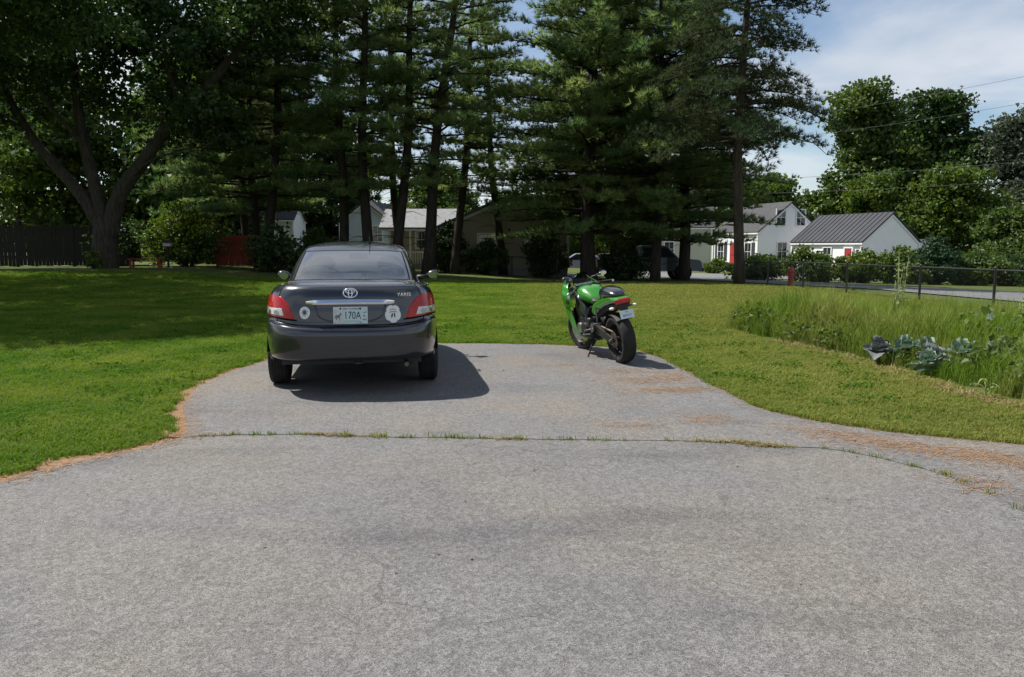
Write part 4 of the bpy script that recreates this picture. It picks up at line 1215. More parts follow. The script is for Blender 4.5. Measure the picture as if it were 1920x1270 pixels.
shrub('dark_bush', 5.7, 38.2, 1.7, 2.6, 'dark bush beside the trunk behind the motorcycle', M_LEAFD, 153, .15, 50, 50)
shrub('wall_bush', 16.3, 62.5, 1.3, 2.4, 'small yellow green bush against the pale grey house', M_LEAFY, 154, .16, 40, 45)
shrub('hedge_bush', -20.5, 41.0, 2.6, 4.5, 'dark bush behind the maple foot near the shed', M_LEAFD, 155, .17, 70, 55)
shrub('sapling', -18.7, 35.0, 1.0, .8, 'small yellow green sapling at the foot of the maple', M_LEAFY, 156, .10, 26, 30)

# distant belt of woodland closing the view, too far to tell trees apart
def far_wood():
    rg = np.random.default_rng(9); bl = []
    for a in np.linspace(-62, 62, 60):
        d = 150+rg.normal()*9; x = d*math.sin(R(a)); y = d*math.cos(R(a)); h = 9+5*rg.random()
        bl.append(((x,y,h*.5-1),(5.5,5.5,h*.52), 26))
    P, C = clump_points(bl, rg, 26, 1.7, .4); V, F = leaf_mesh(P, 1.15, rg)
    tag(npmesh('far_wood', V, F, M_LEAFD), 'distant belt of dark green woodland behind everything', 'woodland', kind='stuff')
far_wood()
# ================================================================== houses
def siding(name, c, pitch=0.14, dark=0.72):
    """painted clapboard: slight random tone variation, procedurally"""
    m = bpy.data.materials.new(name); m.use_nodes = True; t = m.node_tree; N = t.nodes; Lk = t.links; b = N['Principled BSDF']
    b.inputs['Roughness'].default_value = .6; b.inputs['Specular IOR Level'].default_value = .25
    g = N.new('ShaderNodeTexCoord'); s = N.new('ShaderNodeSeparateXYZ'); Lk.new(g.outputs['Object'], s.inputs[0])
    d = N.new('ShaderNodeMath'); d.operation = 'DIVIDE'; d.inputs[1].default_value = pitch; Lk.new(s.outputs[2], d.inputs[0])
    f = N.new('ShaderNodeMath'); f.operation = 'FRACT'; Lk.new(d.outputs[0], f.inputs[0])
    n = N.new('ShaderNodeTexNoise'); n.inputs['Scale'].default_value = 1.6; n.inputs['Detail'].default_value = 6; Lk.new(g.outputs['Object'], n.inputs['Vector'])
    x = N.new('ShaderNodeMix'); x.data_type = 'RGBA'; x.inputs[6].default_value = (*c,1); x.inputs[7].default_value = (*[v*.86 for v in c],1); Lk.new(n.outputs['Fac'], x.inputs[0])
    Lk.new(x.outputs[2], b.inputs['Base Color'])
    return m
M_WSIDE = siding('white_clapboard', (.86,.86,.87))
M_BSIDE = siding('beige_clapboard', (.42,.36,.25), .20)
M_GSIDE = siding('blue_grey_clapboard', (.50,.55,.56), .16)
M_PSIDE = siding('pale_grey_clapboard', (.52,.53,.46), .16)
M_TRIM = mat('white_trim', (.76,.76,.75), .5)
M_SLATE = mat('dark_shingle_roof', (.030,.030,.034), .85, c2=(.05,.05,.052), nscale=3, bump=.5, bscale=30)
M_METALROOF = mat('black_metal_roof', (.020,.022,.028), .45, metal=.2, c2=(.028,.030,.037), nscale=.8)
M_PALEROOF = mat('pale_shingle_roof', (.22,.225,.24), .8, c2=(.17,.175,.185), nscale=4)
M_PANE = mat('window_glass', (.022,.027,.033), .06, spec=.8)
M_REDDOOR = mat('red_door_paint', (.36,.035,.035), .45)
M_SHUTTER = mat('dark_shutter', (.035,.04,.045), .6)
M_FOUND = mat('grey_foundation', (.30,.29,.28), .9, c2=(.24,.23,.22), nscale=5)

def house_root(name, label, corner, ang, z=None):
    o = empty(name, (corner[0], corner[1], tz(*corner) if z is None else z), ang); tag(o, label, 'house'); return o

def window(parent, x, z, w, h, y, out=-1, shutters=False, cols=2, rows=2, axis='x', frame=M_TRIM, nm='window'):
    """window in a wall lying in the plane y=const (axis x) or x=const (axis y); out = direction of the outside"""
    def P(a, d, zz): return (a, y+out*d, zz) if axis == 'x' else (y+out*d, a, zz)
    def bx(m, a0, a1, d0, d1, z0, z1):
        p, q = P(a0,d0,z0), P(a1,d1,z1)
        m.box(min(p[0],q[0]),max(p[0],q[0]),min(p[1],q[1]),max(p[1],q[1]),z0,z1)
    fr = MB()
    for a0, a1, z0, z1 in ((x-w/2-.09,x-w/2,z-.09,z+h+.09),(x+w/2,x+w/2+.09,z-.09,z+h+.09),(x-w/2,x+w/2,z+h,z+h+.09),(x-w/2,x+w/2,z-.09,z)):
        bx(fr, a0,a1,.003,.07,z0,z1)
    W = fr.build(nm, frame, parent)
    for r in range(rows):
        for c in range(cols):
            g = MB(); bx(g, x-w/2+w*c/cols+.015, x-w/2+w*(c+1)/cols-.015, .010,.030, z+h*r/rows+.015, z+h*(r+1)/rows-.015); g.build('pane', M_PANE, W)
    s = MB()
    for r in range(1, rows): bx(s, x-w/2,x+w/2,.008,.045,z+h*r/rows-.018,z+h*r/rows+.018)
    for c in range(1, cols): bx(s, x-w/2+w*c/cols-.014,x-w/2+w*c/cols+.014,.008,.043,z,z+h)
    if s.f: s.build('glazing_bar', frame, W)
    if shutters:
        for sg in (-1, 1):
            g = MB(); a = x+sg*(w/2+.09+.20); bx(g, a-.19,a+.19,.004,.05,z-.06,z+h+.06); g.build('shutter', M_SHUTTER, W)
    return W

def gable_house(root, L, D, eave, ridge, mwall, mroof, over=.3, ribs=None, gable_on='y', base=0.0, thick=.10, found=.25):
    """box [0..L]x[0..D], ridge along x at y=D/2"""
    w = MB()
    w.add([(0,0,base),(L,0,base),(L,D,base),(0,D,base),(0,0,eave),(L,0,eave),(L,D,eave),(0,D,eave),(0,D/2,ridge),(L,D/2,ridge)],
          [(0,1,5,4),(2,3,7,6),(1,2,6,9,5),(3,0,4,8,7)])
    w.build('wall', mwall, root)
    f = MB(); f.box(-.02,L+.02,-.02,D+.02,base-.9,base+found); f.build('foundation', M_FOUND, root)
    sl = (ridge-eave)/(D/2); ye = -over; ze = eave-over*sl
    for sg in (0, 1):
        r = MB()
        a = [(-over,ye,ze),(L+over,ye,ze),(L+over,D/2,ridge),(-over,D/2,ridge)]
        if sg: a = [(x, D-y, z) for x, y, z in a][::-1]
        r.prism([(x,y,z+.012) for x,y,z in a], (0,0,thick)); ro = r.build('roof', mroof, root, fix=True)
        if ribs and not sg:
            nb = int(round((L+2*over)/ribs)); 
            for i in range(nb+1):
                x = -over+(L+2*over)*i/nb; g = MB()
                g.prism([(x-.022,ye,ze+.012+thick),(x+.022,ye,ze+.012+thick),(x+.022,D/2,ridge+.012+thick),(x-.022,D/2,ridge+.012+thick)], (0,0,.05)); g.build('roof_rib', mroof, ro)
        fb = MB(); y0 = ye if not sg else D-ye
        fb.box(-over,L+over,y0-.02,y0+.02,ze-.10,ze+.010); fb.build('fascia', M_TRIM, root)
    # corner boards and rake boards
    for x, y in ((0,0),(L,0),(0,D),(L,D)):
        c = MB(); sx = -.02 if x == 0 else .02; sy = -.02 if y == 0 else .02
        c.box(x-.08+sx,x+.08+sx,y-.08+sy,y+.08+sy,base+found,eave-.05); c.build('corner_board', M_TRIM, root)
    for x in (-.03, L+.03):
        for sg in (0,1):
            g = MB(); pts = [(x,0,eave-.06),(x,D/2,ridge-.06),(x,D/2,ridge-.22),(x,0,eave-.22)]
            if sg: pts = [(a, D-b, c) for a, b, c in pts]
            g.prism(pts, (.03 if x > 0 else -.03,0,0)); g.build('rake_board', M_TRIM, root, fix=True)

# local frame: x along the sunlit front (towards the camera side corner), front wall in y=0 plane facing -y
def front_angle(dx, dy): return math.atan2(dy, dx)

# white house with the red door: near corner at (21.9,66); front runs up-left, gable faces the camera
A = house_root('white_house', 'white clapboard house with red front door and dark shutters', (18.5,72.2), front_angle(.32,-.947))
gable_house(A, 6.6, 6.4, 3.45, 5.9, M_WSIDE, M_SLATE, .14)
dm = MB(); dm.box(2.80,3.70,-.10,-.004,.35,2.55); dd = dm.build('door', M_REDDOOR, A)
dm = MB(); dm.box(2.90,3.60,-.13,-.102,1.5,2.4); dm.build('door_panel', M_REDDOOR, dd)
for a0, a1, z0, z1 in ((2.67,2.80,.35,2.70),(3.70,3.83,.35,2.70),(2.80,3.70,2.56,2.70)):
    dm = MB(); dm.box(a0,a1,-.13,-.004,z0,z1); dm.build('door_frame', M_TRIM, A)
dm = MB(); dm.box(2.4,4.1,-1.3,-.05,-.3,.28); dm.build('door_step', M_FOUND, A)
window(A, 1.25, 1.05, .85, 1.45, 0, -1, True); window(A, 5.30, 1.05, .85, 1.45, 0, -1, True)
window(A, 2.2, 4.0, .85, 1.3, 6.6, 1, False, axis='y'); window(A, 4.2, 4.0, .85, 1.3, 6.6, 1, False, axis='y')
window(A, 2.4, 1.05, .9, 1.5, 6.6, 1, False, axis='y'); window(A, 4.8, 1.05, .9, 1.5, 6.6, 1, False, axis='y')

# white house with the standing-seam metal roof
B = house_root('white_metal_roof_house', 'white house with black ribbed metal roof and small red door', (23.2,65.0), front_angle(.35,-.937))
gable_house(B, 7.5, 5.5, 2.65, 4.75, M_WSIDE, M_METALROOF, .14, ribs=.50)
dm = MB(); dm.box(5.9,6.6,-.09,-.004,.25,2.15); dd = dm.build('door', M_REDDOOR, B)
dm = MB(); dm.box(6.0,6.5,-.115,-.092,1.3,1.95); dm.build('door_panel', M_REDDOOR, dd)
for a0, a1, z0, z1 in ((5.78,5.90,.25,2.27),(6.6,6.72,.25,2.27),(5.9,6.6,2.16,2.27)):
    dm = MB(); dm.box(a0,a1,-.12,-.004,z0,z1); dm.build('door_frame', M_TRIM, B)
window(B, 1.4, 1.1, .8, 1.1, 0, -1); window(B, 4.0, 1.1, .8, 1.1, 0, -1)
# lean-to at its right end
S = house_root('low_shed', 'low dark roofed lean-to at the right of the metal roofed house', (29.5,66.7), front_angle(.35,-.937))
gable_house(S, 5.0, 4.6, 1.6, 2.9, M_WSIDE, M_SLATE, .25)

# pale grey house left of the white one
Cc = house_root('pale_grey_house', 'pale grey green house glimpsed between the pines and the white house', (14.6,81.2), front_angle(.97,-.2))
gable_house(Cc, 5.8, 6.0, 4.2, 6.2, M_PSIDE, M_SLATE, .3)
window(Cc, 1.6, 1.2, .9, 1.4, 0, -1)

# beige house behind the pines: gable end faces the camera
Dh = house_root('beige_house', 'beige clapboard house in deep shade behind the pines', (3.2,45.4), math.pi/2)
gable_house(Dh, 9.0, 7.4, 2.9, 4.5, M_BSIDE, M_PALEROOF, .35, base=.3)
for i in range(21):       # clapboard courses of the gable end
    z0 = .56+.19*i; z1 = z0+.20
    k0 = max(0.0, (z0-2.9)/1.6); k1 = max(0.0, (z1-2.9)/1.6)
    if k1 > .97: break
    a0, b0, a1, b1 = 3.7*k0+.02, 7.4-3.7*k0-.02, 3.7*k1+.02, 7.4-3.7*k1-.02
    g = MB(); g.add([(-.035,a0,z0),(-.035,b0,z0),(-.006,b1,z1),(-.006,a1,z1),(-.001,a0,z0),(-.001,b0,z0)], [(0,3,2,1),(0,1,5,4)]); g.build('clapboard', M_BSIDE, Dh, fix=True)
for yy in (1.9, 4.6):
    window(Dh, yy, 1.75, 1.05, .72, -.03, -1, False, 2, 1, axis='y')
pm_ = MB(); pm_.tube([(-.06,3.35,2.75),(-.14,3.35,2.72)], .07, 10); pm_.build('wall_lamp', M_BLACK, Dh)
# its sunlit porch wing on the left
Pw = house_root('porch_wing', 'sunlit beige porch with pale roof left of the beige house', (-7.4,47.6), 0.0)
gable_house(Pw, 3.6, 4.0, 2.65, 3.6, M_BSIDE, M_PALEROOF, .55, base=.3)
window(Pw, 2.1, 1.3, .95, .95, 0, -1, False, 3, 2)
for x in (.1, 1.3, 2.4, 3.5):
    g = MB(); g.box(x-.05,x+.05,-.52,-.42,.25,2.35); g.build('porch_post', M_TRIM, Pw)
g = MB(); g.box(0,3.6,-.50,-.44,1.0,1.07); g.build('porch_rail', M_TRIM, Pw)
for i in range(24):
    g = MB(); x = .15+i*.145; g.box(x-.018,x+.018,-.49,-.455,.35,1.0); g.build('baluster', M_TRIM, Pw)

# blue grey gabled house
E_ = house_root('blue_grey_house', 'blue grey gabled house behind the pine trunks above the sedan', (-15.0,70.0), R(-8))
# gable faces the camera: ridge runs away
for o in (E_,): pass
gable_house(E_, 7.0, 4.6, 3.4, 5.2, M_GSIDE, M_SLATE, .3)
E_.rotation_euler = (0, 0, R(90-8)); E_.location = (-10.6, 69.0, tz(-10.6,69.0))
window(E_, 1.2, 1.7, .8, 1.35, 0, -1, False, 2, 2, axis='y')
# white bit of a building left of the sedan
F_ = house_root('white_garage', 'white garage wall glimpsed above the red fence', (-20.6,64.5), R(4))
gable_house(F_, 2.6, 5.0, 3.2, 4.4, M_WSIDE, M_SLATE, .2)
# ================================================================== motorcycle
M_GREEN = mat('lime_green_paint', (0.028,0.185,0.011), 0.26, c2=(0.033,0.21,0.013), nscale=2, coat=1.0, coat_rough=0.03)
M_GLOSSB = mat('gloss_black_paint', (0.008,0.009,0.013), 0.22, coat=1.0, coat_rough=0.04)
M_SEATV = mat('black_seat_vinyl', (0.014,0.015,0.020), 0.38, bump=.15, bscale=120)
M_ENGINE = mat('engine_black', (0.018,0.017,0.016), 0.5, metal=.4, c2=(0.035,0.033,0.03), nscale=20)
M_CAST = mat('cast_aluminium', (0.42,0.42,0.41), 0.35, metal=.9, c2=(0.3,0.3,0.3), nscale=30)
M_SCREEN = glassmat('smoked_screen', (0.05,0.05,0.055), .05, .6)
M_AMBER = mat('clear_indicator', (0.75,0.66,0.60), 0.15, coat=1.0)
M_BPLATE = mat('motorcycle_plate', (0.62,0.70,0.72), .4, c2=(.54,.64,.68), nscale=40)
M_PGREEN = mat('plate_print_blue', (0.10,0.17,0.24), .5)

def bike():
    root = bpy.data.objects.new('motorcycle', None); link(root)
    def wheel_(c, r, w, rim, steer=0, spokes=3, front=False):
        W = bpy.data.objects.new('wheel', None); W.location = c; W.rotation_euler = (0,0,steer); link(W, root)
        h = w/2; prof = []
        for a in np.linspace(-1, 1, 15):
            rr = r-(.055 if not front else .04)*abs(a)**2.4; prof.append((h*math.sin(a*math.pi/2)*.98+0, rr))
        prof = [(-h*.72, rim), (-h*.95, rim+.03)] + prof + [(h*.95, rim+.03), (h*.72, rim)]
        t = MB(); t.lathe(prof, 'x', n=56); t.build('tyre', M_RUBBER, W, smooth=60, fix=True)
        b = MB(); b.lathe([(-h*.72,rim+.002),(-h*.72,rim-.012),(-h*.3,rim-.028),(h*.3,rim-.028),(h*.72,rim-.012),(h*.72,rim+.002)], 'x', n=44)
        for k in range(spokes*2):
            a = math.pi*k/spokes+(.18 if k % 2 else -.18); u = Vector((0,math.cos(a),math.sin(a)))
            b.tube([u*.03, u*(rim-.02)], [.016,.012], 6)
        b.lathe([(-.07,.001),(-.07,.035),(.07,.035),(.07,.001)], 'x', n=18); b.build('rim', M_ENGINE, W, smooth=40, fix=True)
        for sx in ((-1,1) if front else (1,)):
            d = MB(); R0 = .145 if front else .10
            d.lathe([(sx*.075,R0*.55),(sx*.075,R0),(sx*.080,R0),(sx*.080,R0*.55)], 'x', n=36, closed=True); d.build('brake_disc', M_CAST, W)
        return W
    Wr = wheel_((0,0,.315), .315, .185, .215)
    sp = MB(); sp.lathe([(-.085,.02),(-.085,.10),(-.092,.10),(-.092,.02)], 'x', n=40, closed=True); sp.build('sprocket', M_STEEL, Wr)
    ST = R(16)
    Wf = wheel_((0,1.40,.30), .30, .12, .215, ST, front=True)
    # chain
    m = MB(); m.tube([(-.089,0,.415),(-.089,.52,.46)], .012, 5); m.tube([(-.089,0,.215),(-.089,.52,.36)], .012, 5); m.build('chain', M_STEEL, root)
    # swing arm
    m = MB()
    for sx in (-1,1):
        m.loft([[(sx*.135,-.05,.29),(sx*.105,-.05,.29),(sx*.105,-.05,.345),(sx*.135,-.05,.345)],
                [(sx*.14,.20,.31),(sx*.105,.20,.31),(sx*.105,.20,.40),(sx*.14,.20,.40)],
                [(sx*.15,.56,.37),(sx*.10,.56,.37),(sx*.10,.56,.50),(sx*.15,.56,.50)]])
    m.box(-.10,.10,.40,.56,.38,.48); m.build('swing_arm', M_ENGINE, root, fix=True)
    m = MB(); m.tube([(-.155,0,.315),(.155,0,.315)], .016, 12); m.build('rear_axle', M_CAST, root, smooth=40)
    # rear hugger
    m = MB(); sec = []
    for a in np.linspace(R(35), R(125), 12):
        r = .338; sec.append([(x, r*math.cos(a), .315+r*math.sin(a)-abs(x)*.22) for x in np.linspace(-.10,.10,7)])
    m.loft(sec, cap=False, closed=False); m.build('rear_hugger', M_BLACK, root, smooth=True)
    # engine
    m = MB(); m.box(-.19,.19,.56,1.00,.27,.56); m.build('crankcase', M_ENGINE, root, bevel=.03, smooth=40)
    m = MB(); m.loft([[(-.18,.72,.52),(.18,.72,.52),(.18,1.00,.50),(-.18,1.00,.50)],[(-.20,.80,.76),(.20,.80,.76),(.20,1.02,.72),(-.20,1.02,.72)]]); m.build('cylinder_head', M_ENGINE, root, bevel=.015, smooth=40)
    for sx in (-1,1):
        m = MB(); m.lathe([(sx*.185,.10),(sx*.225,.095),(sx*.235,.075),(sx*.235,.001)], 'x', (0,.70,.40), 28); m.build('engine_cover', M_ENGINE, root, smooth=40)
        m = MB(); m.lathe([(sx*.185,.075),(sx*.215,.07),(sx*.222,.05),(sx*.222,.001)], 'x', (0,.91,.40), 28); m.build('engine_cover', M_CAST if sx < 0 else M_ENGINE, root, smooth=40)
    # frame spars
    for sx in (-1,1):
        m = MB(); m.loft([[(sx*.05,1.10,.82),(sx*.085,1.10,.82),(sx*.085,1.10,.93),(sx*.05,1.10,.93)],[(sx*.17,.90,.72),(sx*.21,.90,.72),(sx*.21,.90,.86),(sx*.17,.90,.86)],
                          [(sx*.17,.66,.60),(sx*.205,.66,.60),(sx*.205,.66,.72),(sx*.17,.66,.72)],[(sx*.13,.52,.36),(sx*.17,.52,.36),(sx*.17,.60,.48),(sx*.13,.60,.48)]])
        m.build('frame_spar', M_GLOSSB, root, smooth=50, fix=True)
        m = MB(); m.tube([(sx*.12,.62,.68),(sx*.10,.30,.76),(sx*.07,-.15,.82)], .018, 8); m.build('subframe', M_BLACK, root, smooth=True)
    m = MB(); m.tube([(0,.48,.42),(0,.58,.70)], .035, 12); m.build('shock_absorber', M_CAST, root, smooth=True)
    # front end (turned with the bars)
    def fr(p):   # rotate about the steering axis
        q = Vector(p)-Vector((0,1.15,.86)); ax = Vector((0,-.42,.905)).normalized()
        return Matrix.Rotation(ST, 3, ax) @ q + Vector((0,1.15,.86))
    for sx in (-1,1):
        m = MB(); m.tube([fr((sx*.105,1.10,.96)), fr((sx*.105,1.24,.62))], .027, 12); m.build('fork_tube', M_CAST, root, smooth=40)
        m = MB(); m.tube([fr((sx*.105,1.23,.64)), fr((sx*.105,1.395,.28))], .034, 12); m.build('fork_leg', M_GLOSSB, root, smooth=40)
        m = MB(); m.tube([fr((sx*.09,1.10,.945)), fr((sx*.20,1.04,.93)), fr((sx*.26,1.00,.915))], .014, 10); m.build('clip_on_bar', M_BLACK, root, smooth=True)
        m = MB(); m.tube([fr((sx*.25,1.006,.918)), fr((sx*.37,.945,.895))], .020, 12); m.build('hand_grip', M_RUBBER, root, smooth=40)
        m = MB(); m.lathe([(0,.001),(.0,.019),(.028,.019),(.028,.001)], 'z', (0,0,0), 14); d = (fr((sx*.37,.945,.895))-fr((sx*.25,1.006,.918))).normalized()
        m.xf(Matrix.Translation(fr((sx*.37,.945,.895))) @ d.to_track_quat('Z','Y').to_matrix().to_4x4()); m.build('bar_end', M_CHROME, root, smooth=40)
        m = MB(); m.tube([fr((sx*.22,1.08,.925)), fr((sx*.35,1.03,.905))], .008, 8); m.build('lever', M_CAST, root, smooth=True)
        m = MB(); m.box(sx*.20-.03,sx*.20+.03,1.02,1.07,.90,.955); m.build('switch_box', M_BLACK, root, bevel=.008)
    m = MB(); m.box(-.13,.13,1.06,1.13,.955,.985); m.build('top_yoke', M_CAST, root, bevel=.008)
    m = MB(); sec = []
    for a in np.linspace(R(15), R(150), 16):
        r = .322; sec.append([(x, 1.40+r*math.cos(a), .30+(r-abs(x)*.45)*math.sin(a)) for x in np.linspace(-.085,.085,9)])
    m.loft(sec, cap=False, closed=False); o = m.build('front_fender', M_GREEN, root, smooth=True)
    for sx in (-1,1):
        m = MB(); m.box(sx*.085-.012,sx*.085+.012,1.26,1.34,.32,.44); m.build('brake_caliper', M_CAST, root, bevel=.01)
    # tank
    m = MB(); secs = []
    for y, w, zl, zh in ((1.06,.06,.80,.88),(1.03,.13,.76,.93),(.94,.175,.74,.965),(.82,.185,.73,.965),(.72,.16,.72,.92),(.64,.115,.71,.865),(.58,.09,.71,.82),(.56,.05,.72,.79)):
        secs.append([(w*(abs(math.cos(a))**.75)*(1 if math.cos(a) > 0 else -1), y, (zl+zh)/2+(zh-zl)/2*(abs(math.sin(a))**.85)*(1 if math.sin(a) > 0 else -1)) for a in np.linspace(0,2*math.pi,28,endpoint=False)])
    m.loft(secs); tk = m.build('fuel_tank', M_GREEN, root, smooth=60, fix=True)
    m = MB(); m.lathe([(.0,.045),(.012,.042),(.014,.001)], 'z', (0,.86,.962), 24); m.build('filler_cap', M_BLACK, tk, smooth=40)
    # knee panels in black below tank
    for sx in (-1,1):
        m = MB(); m.prism([(sx*.165,.94,.75),(sx*.175,.72,.72),(sx*.15,.56,.68),(sx*.16,.60,.60),(sx*.175,.80,.66)], (sx*.012,0,0)); m.build('side_cover', M_GLOSSB, root, fix=True)
    # rider seat and pillion hump
    m = MB(); secs = []
    for y, w, zl, zh in ((.62,.07,.76,.80),(.56,.12,.74,.815),(.44,.15,.74,.815),(.34,.14,.76,.825),(.26,.10,.79,.87),(.24,.07,.80,.86)):
        secs.append([(w*math.cos(a), y, (zl+zh)/2+(zh-zl)/2*math.sin(a)) for a in np.linspace(0,2*math.pi,22,endpoint=False)])
    m.loft(secs); m.build('rider_seat', M_SEATV, root, smooth=60, fix=True)
    m = MB(); secs = []
    for y, w, zl, zh in ((.30,.05,.82,.88),(.27,.115,.80,.955),(.18,.14,.82,.985),(.05,.135,.84,.975),(-.08,.11,.855,.945),(-.16,.075,.865,.915),(-.18,.04,.875,.90)):
        secs.append([(w*(abs(math.cos(a))**.8)*(1 if math.cos(a)>0 else -1), y, (zl+zh)/2+(zh-zl)/2*math.sin(a)) for a in np.linspace(0,2*math.pi,24,endpoint=False)])
    m.loft(secs); m.build('pillion_seat', M_GLOSSB, root, smooth=60, fix=True)
    # tail fairing
    m = MB(); secs = []
    for y, w, zl, zh in ((.50,.150,.60,.70),(.42,.155,.61,.76),(.28,.150,.68,.82),(.12,.135,.745,.855),(-.06,.120,.785,.872),(-.20,.105,.805,.868),(-.26,.095,.815,.855)):
        secs.append([(w,y,(zl+zh)/2),(w*.92,y,zh-.008),(w*.6,y,zh),(-w*.6,y,zh),(-w*.92,y,zh-.008),(-w,y,(zl+zh)/2),(-w*.86,y,zl),(-w*.5,y,zl+.015),(w*.5,y,zl+.015),(w*.86,y,zl)])
    m.loft(secs); m.build('tail_fairing', M_GREEN, root, smooth=35, fix=True)
    m = MB(); m.loft([[(-.098,-.20,.785),(.098,-.20,.785),(.098,-.20,.858),(-.098,-.20,.858)],[(-.088,-.292,.79),(.088,-.292,.79),(.080,-.282,.846),(-.080,-.282,.846)]])
    m.build('tail_lamp', M_REDLENS, root, bevel=.008, smooth=40)
    m = MB(); m.loft([[(-.11,.45,.56),(.11,.45,.56),(.11,.45,.64),(-.11,.45,.64)],[(-.10,.10,.68),(.10,.10,.68),(.10,.10,.755),(-.10,.10,.755)],[(-.075,-.26,.735),(.075,-.26,.735),(.085,-.25,.787),(-.085,-.25,.787)]])
    m.build('undertail', M_BLACK, root, fix=True)
    m = MB(); m.loft([[(-.045,-.18,.74),(.045,-.18,.74),(.045,-.26,.74),(-.045,-.26,.74)],[(-.035,-.265,.63),(.035,-.265,.63),(.035,-.30,.63),(-.035,-.30,.63)]]); m.build('plate_hanger', M_BLACK, root, fix=True)
    pl_ = bpy.data.objects.new('licence_plate', None); link(pl_, root); pl_.location = (0,-.318,.658); pl_.rotation_euler = (R(-14),0,0)
    b = MB(); b.box(-.09,.09,-.002,.002,-.052,.052); b.build('plate', M_BPLATE, pl_, bevel=.001)
    T = Matrix.Translation((0,-.0035,0)) @ Matrix.Rotation(R(90),4,'X')
    textmesh('plate_number', '80557', .044, M_PGREEN, pl_, T @ Matrix.Translation((0,-.016,0)), .0005, spacing=1.05)
    textmesh('plate_state', 'NH', .026, M_PGREEN, pl_, T @ Matrix.Translation((0,.028,0)), .0005)
    for sx in (-1,1):
        m = MB(); m.tube([(sx*.07,-.20,.745),(sx*.125,-.215,.742)], .009, 8); m.build('indicator_stalk', M_BLACK, root)
        m = MB(); m.sphere((sx*.150,-.222,.742), (.034,.030,.019), 14, 8); m.build('indicator', M_AMBER, root, smooth=True)
    # fairing side panels (patches with a shaped outline)
    def patch(nm, rows, mtl, sx, th=.006):
        """rows: list of polylines [(x,y,z)...] of equal length"""
        A = pchip(np.array(rows), np.linspace(0,len(rows)-1,(len(rows)-1)*4+1)); A = np.swapaxes(pchip(np.swapaxes(A,0,1), np.linspace(0,len(rows[0])-1,(len(rows[0])-1)*4+1)),0,1)
        nk, nt = A.shape[:2]; V = A.reshape(-1,3).copy(); V2 = V.copy(); V2[:,0] -= th; 
        m = MB(); n = len(V); vs = [(sx*a,b,c) for a,b,c in V]+[(sx*a,b,c) for a,b,c in V2]; fs = []
        for i in range(nk-1):
            for j in range(nt-1):
                q = (i*nt+j,i*nt+j+1,(i+1)*nt+j+1,(i+1)*nt+j); fs.append(q); fs.append(tuple(n+k for k in q[::-1]))
        edge = [j for j in range(nt)]+[i*nt+nt-1 for i in range(1,nk)]+[(nk-1)*nt+j for j in range(nt-2,-1,-1)]+[i*nt for i in range(nk-2,0,-1)]
        for i in range(len(edge)):
            a, b = edge[i], edge[(i+1)%len(edge)]; fs.append((a, n+a, n+b, b))
        m.add(vs, fs); return m.build(nm, mtl, root, smooth=40, fix=True)
    for sx in (-1,1):
        patch('upper_fairing', [[(.03,1.66,.80),(.10,1.56,.92),(.13,1.46,1.00),(.17,1.30,1.03),(.165,1.22,1.02)],
                                [(.06,1.67,.76),(.16,1.56,.86),(.21,1.42,.93),(.265,1.25,.95),(.235,1.10,.93)],
                                [(.06,1.66,.70),(.17,1.54,.77),(.235,1.38,.82),(.30,1.20,.83),(.25,1.00,.82)],
                                [(.05,1.60,.64),(.16,1.48,.67),(.23,1.34,.71),(.285,1.18,.70),(.24,.94,.68)]], M_GREEN, sx)
        patch('lower_fairing', [[(.215,1.34,.70),(.275,1.20,.695),(.255,1.08,.69)],
                                [(.20,1.28,.56),(.265,1.14,.53),(.235,1.00,.50)],
                                [(.19,1.22,.44),(.255,1.10,.42),(.23,.96,.40)],
                                [(.17,1.16,.32),(.225,1.02,.30),(.21,.90,.30)]], M_GREEN, sx)
        patch('inner_fairing', [[(.15,1.30,1.02),(.15,1.20,.98),(.14,1.14,.96)],[(.20,1.28,.86),(.215,1.18,.84),(.22,1.08,.82)],[(.20,1.28,.72),(.22,1.18,.70),(.23,1.04,.69)]], M_BLACK, sx)
        k = 1.0 if sx > 0 else .50
        m = MB(); m.tube([(sx*.17,1.33,1.01),(sx*.26*k,1.27,1.03),(sx*.33*k,1.25,1.045)], [.014,.011,.010], 8); ms = m.build('mirror_stalk', M_BLACK, root, smooth=True)
        m = MB(); secs = []
        for f, w in ((-1,.008),(-.7,.028),(0,.036),(.7,.030),(1,.010)):
            secs.append([Vector((sx*(.36*k+f*.062), 1.255+.030*math.cos(a)+.012*f, 1.052+.006*f+w*math.sin(a))) for a in np.linspace(0,2*math.pi,14,endpoint=False)])
        m.loft(secs); m.build('mirror_shell', M_GLOSSB, ms, smooth=60, fix=True)
        m = MB(); m.add([(sx*(.36*k+.052*math.cos(a)), 1.222+.004*math.cos(a), 1.052+.028*math.sin(a)) for a in np.linspace(0,2*math.pi,18,endpoint=False)], [tuple(range(18))]); m.build('mirror_glass', M_MIRROR if sx < 0 else M_CHROME, ms)
        m = MB(); m.tube([(sx*.20,.50,.42),(sx*.29,.49,.42)], .012, 8); m.build('foot_peg', M_CAST, root)
        m = MB(); m.loft([[(sx*.16,.56,.36),(sx*.18,.56,.36),(sx*.18,.56,.46),(sx*.16,.56,.46)],[(sx*.185,.42,.40),(sx*.20,.42,.40),(sx*.20,.42,.52),(sx*.185,.42,.52)]]); m.build('heel_plate', M_CAST, root, fix=True)
        m = MB(); m.tube([(sx*.15,.34,.72),(sx*.19,.24,.56),(sx*.20,.22,.52)], .010, 6); m.build('pillion_bracket', M_BLACK, root)
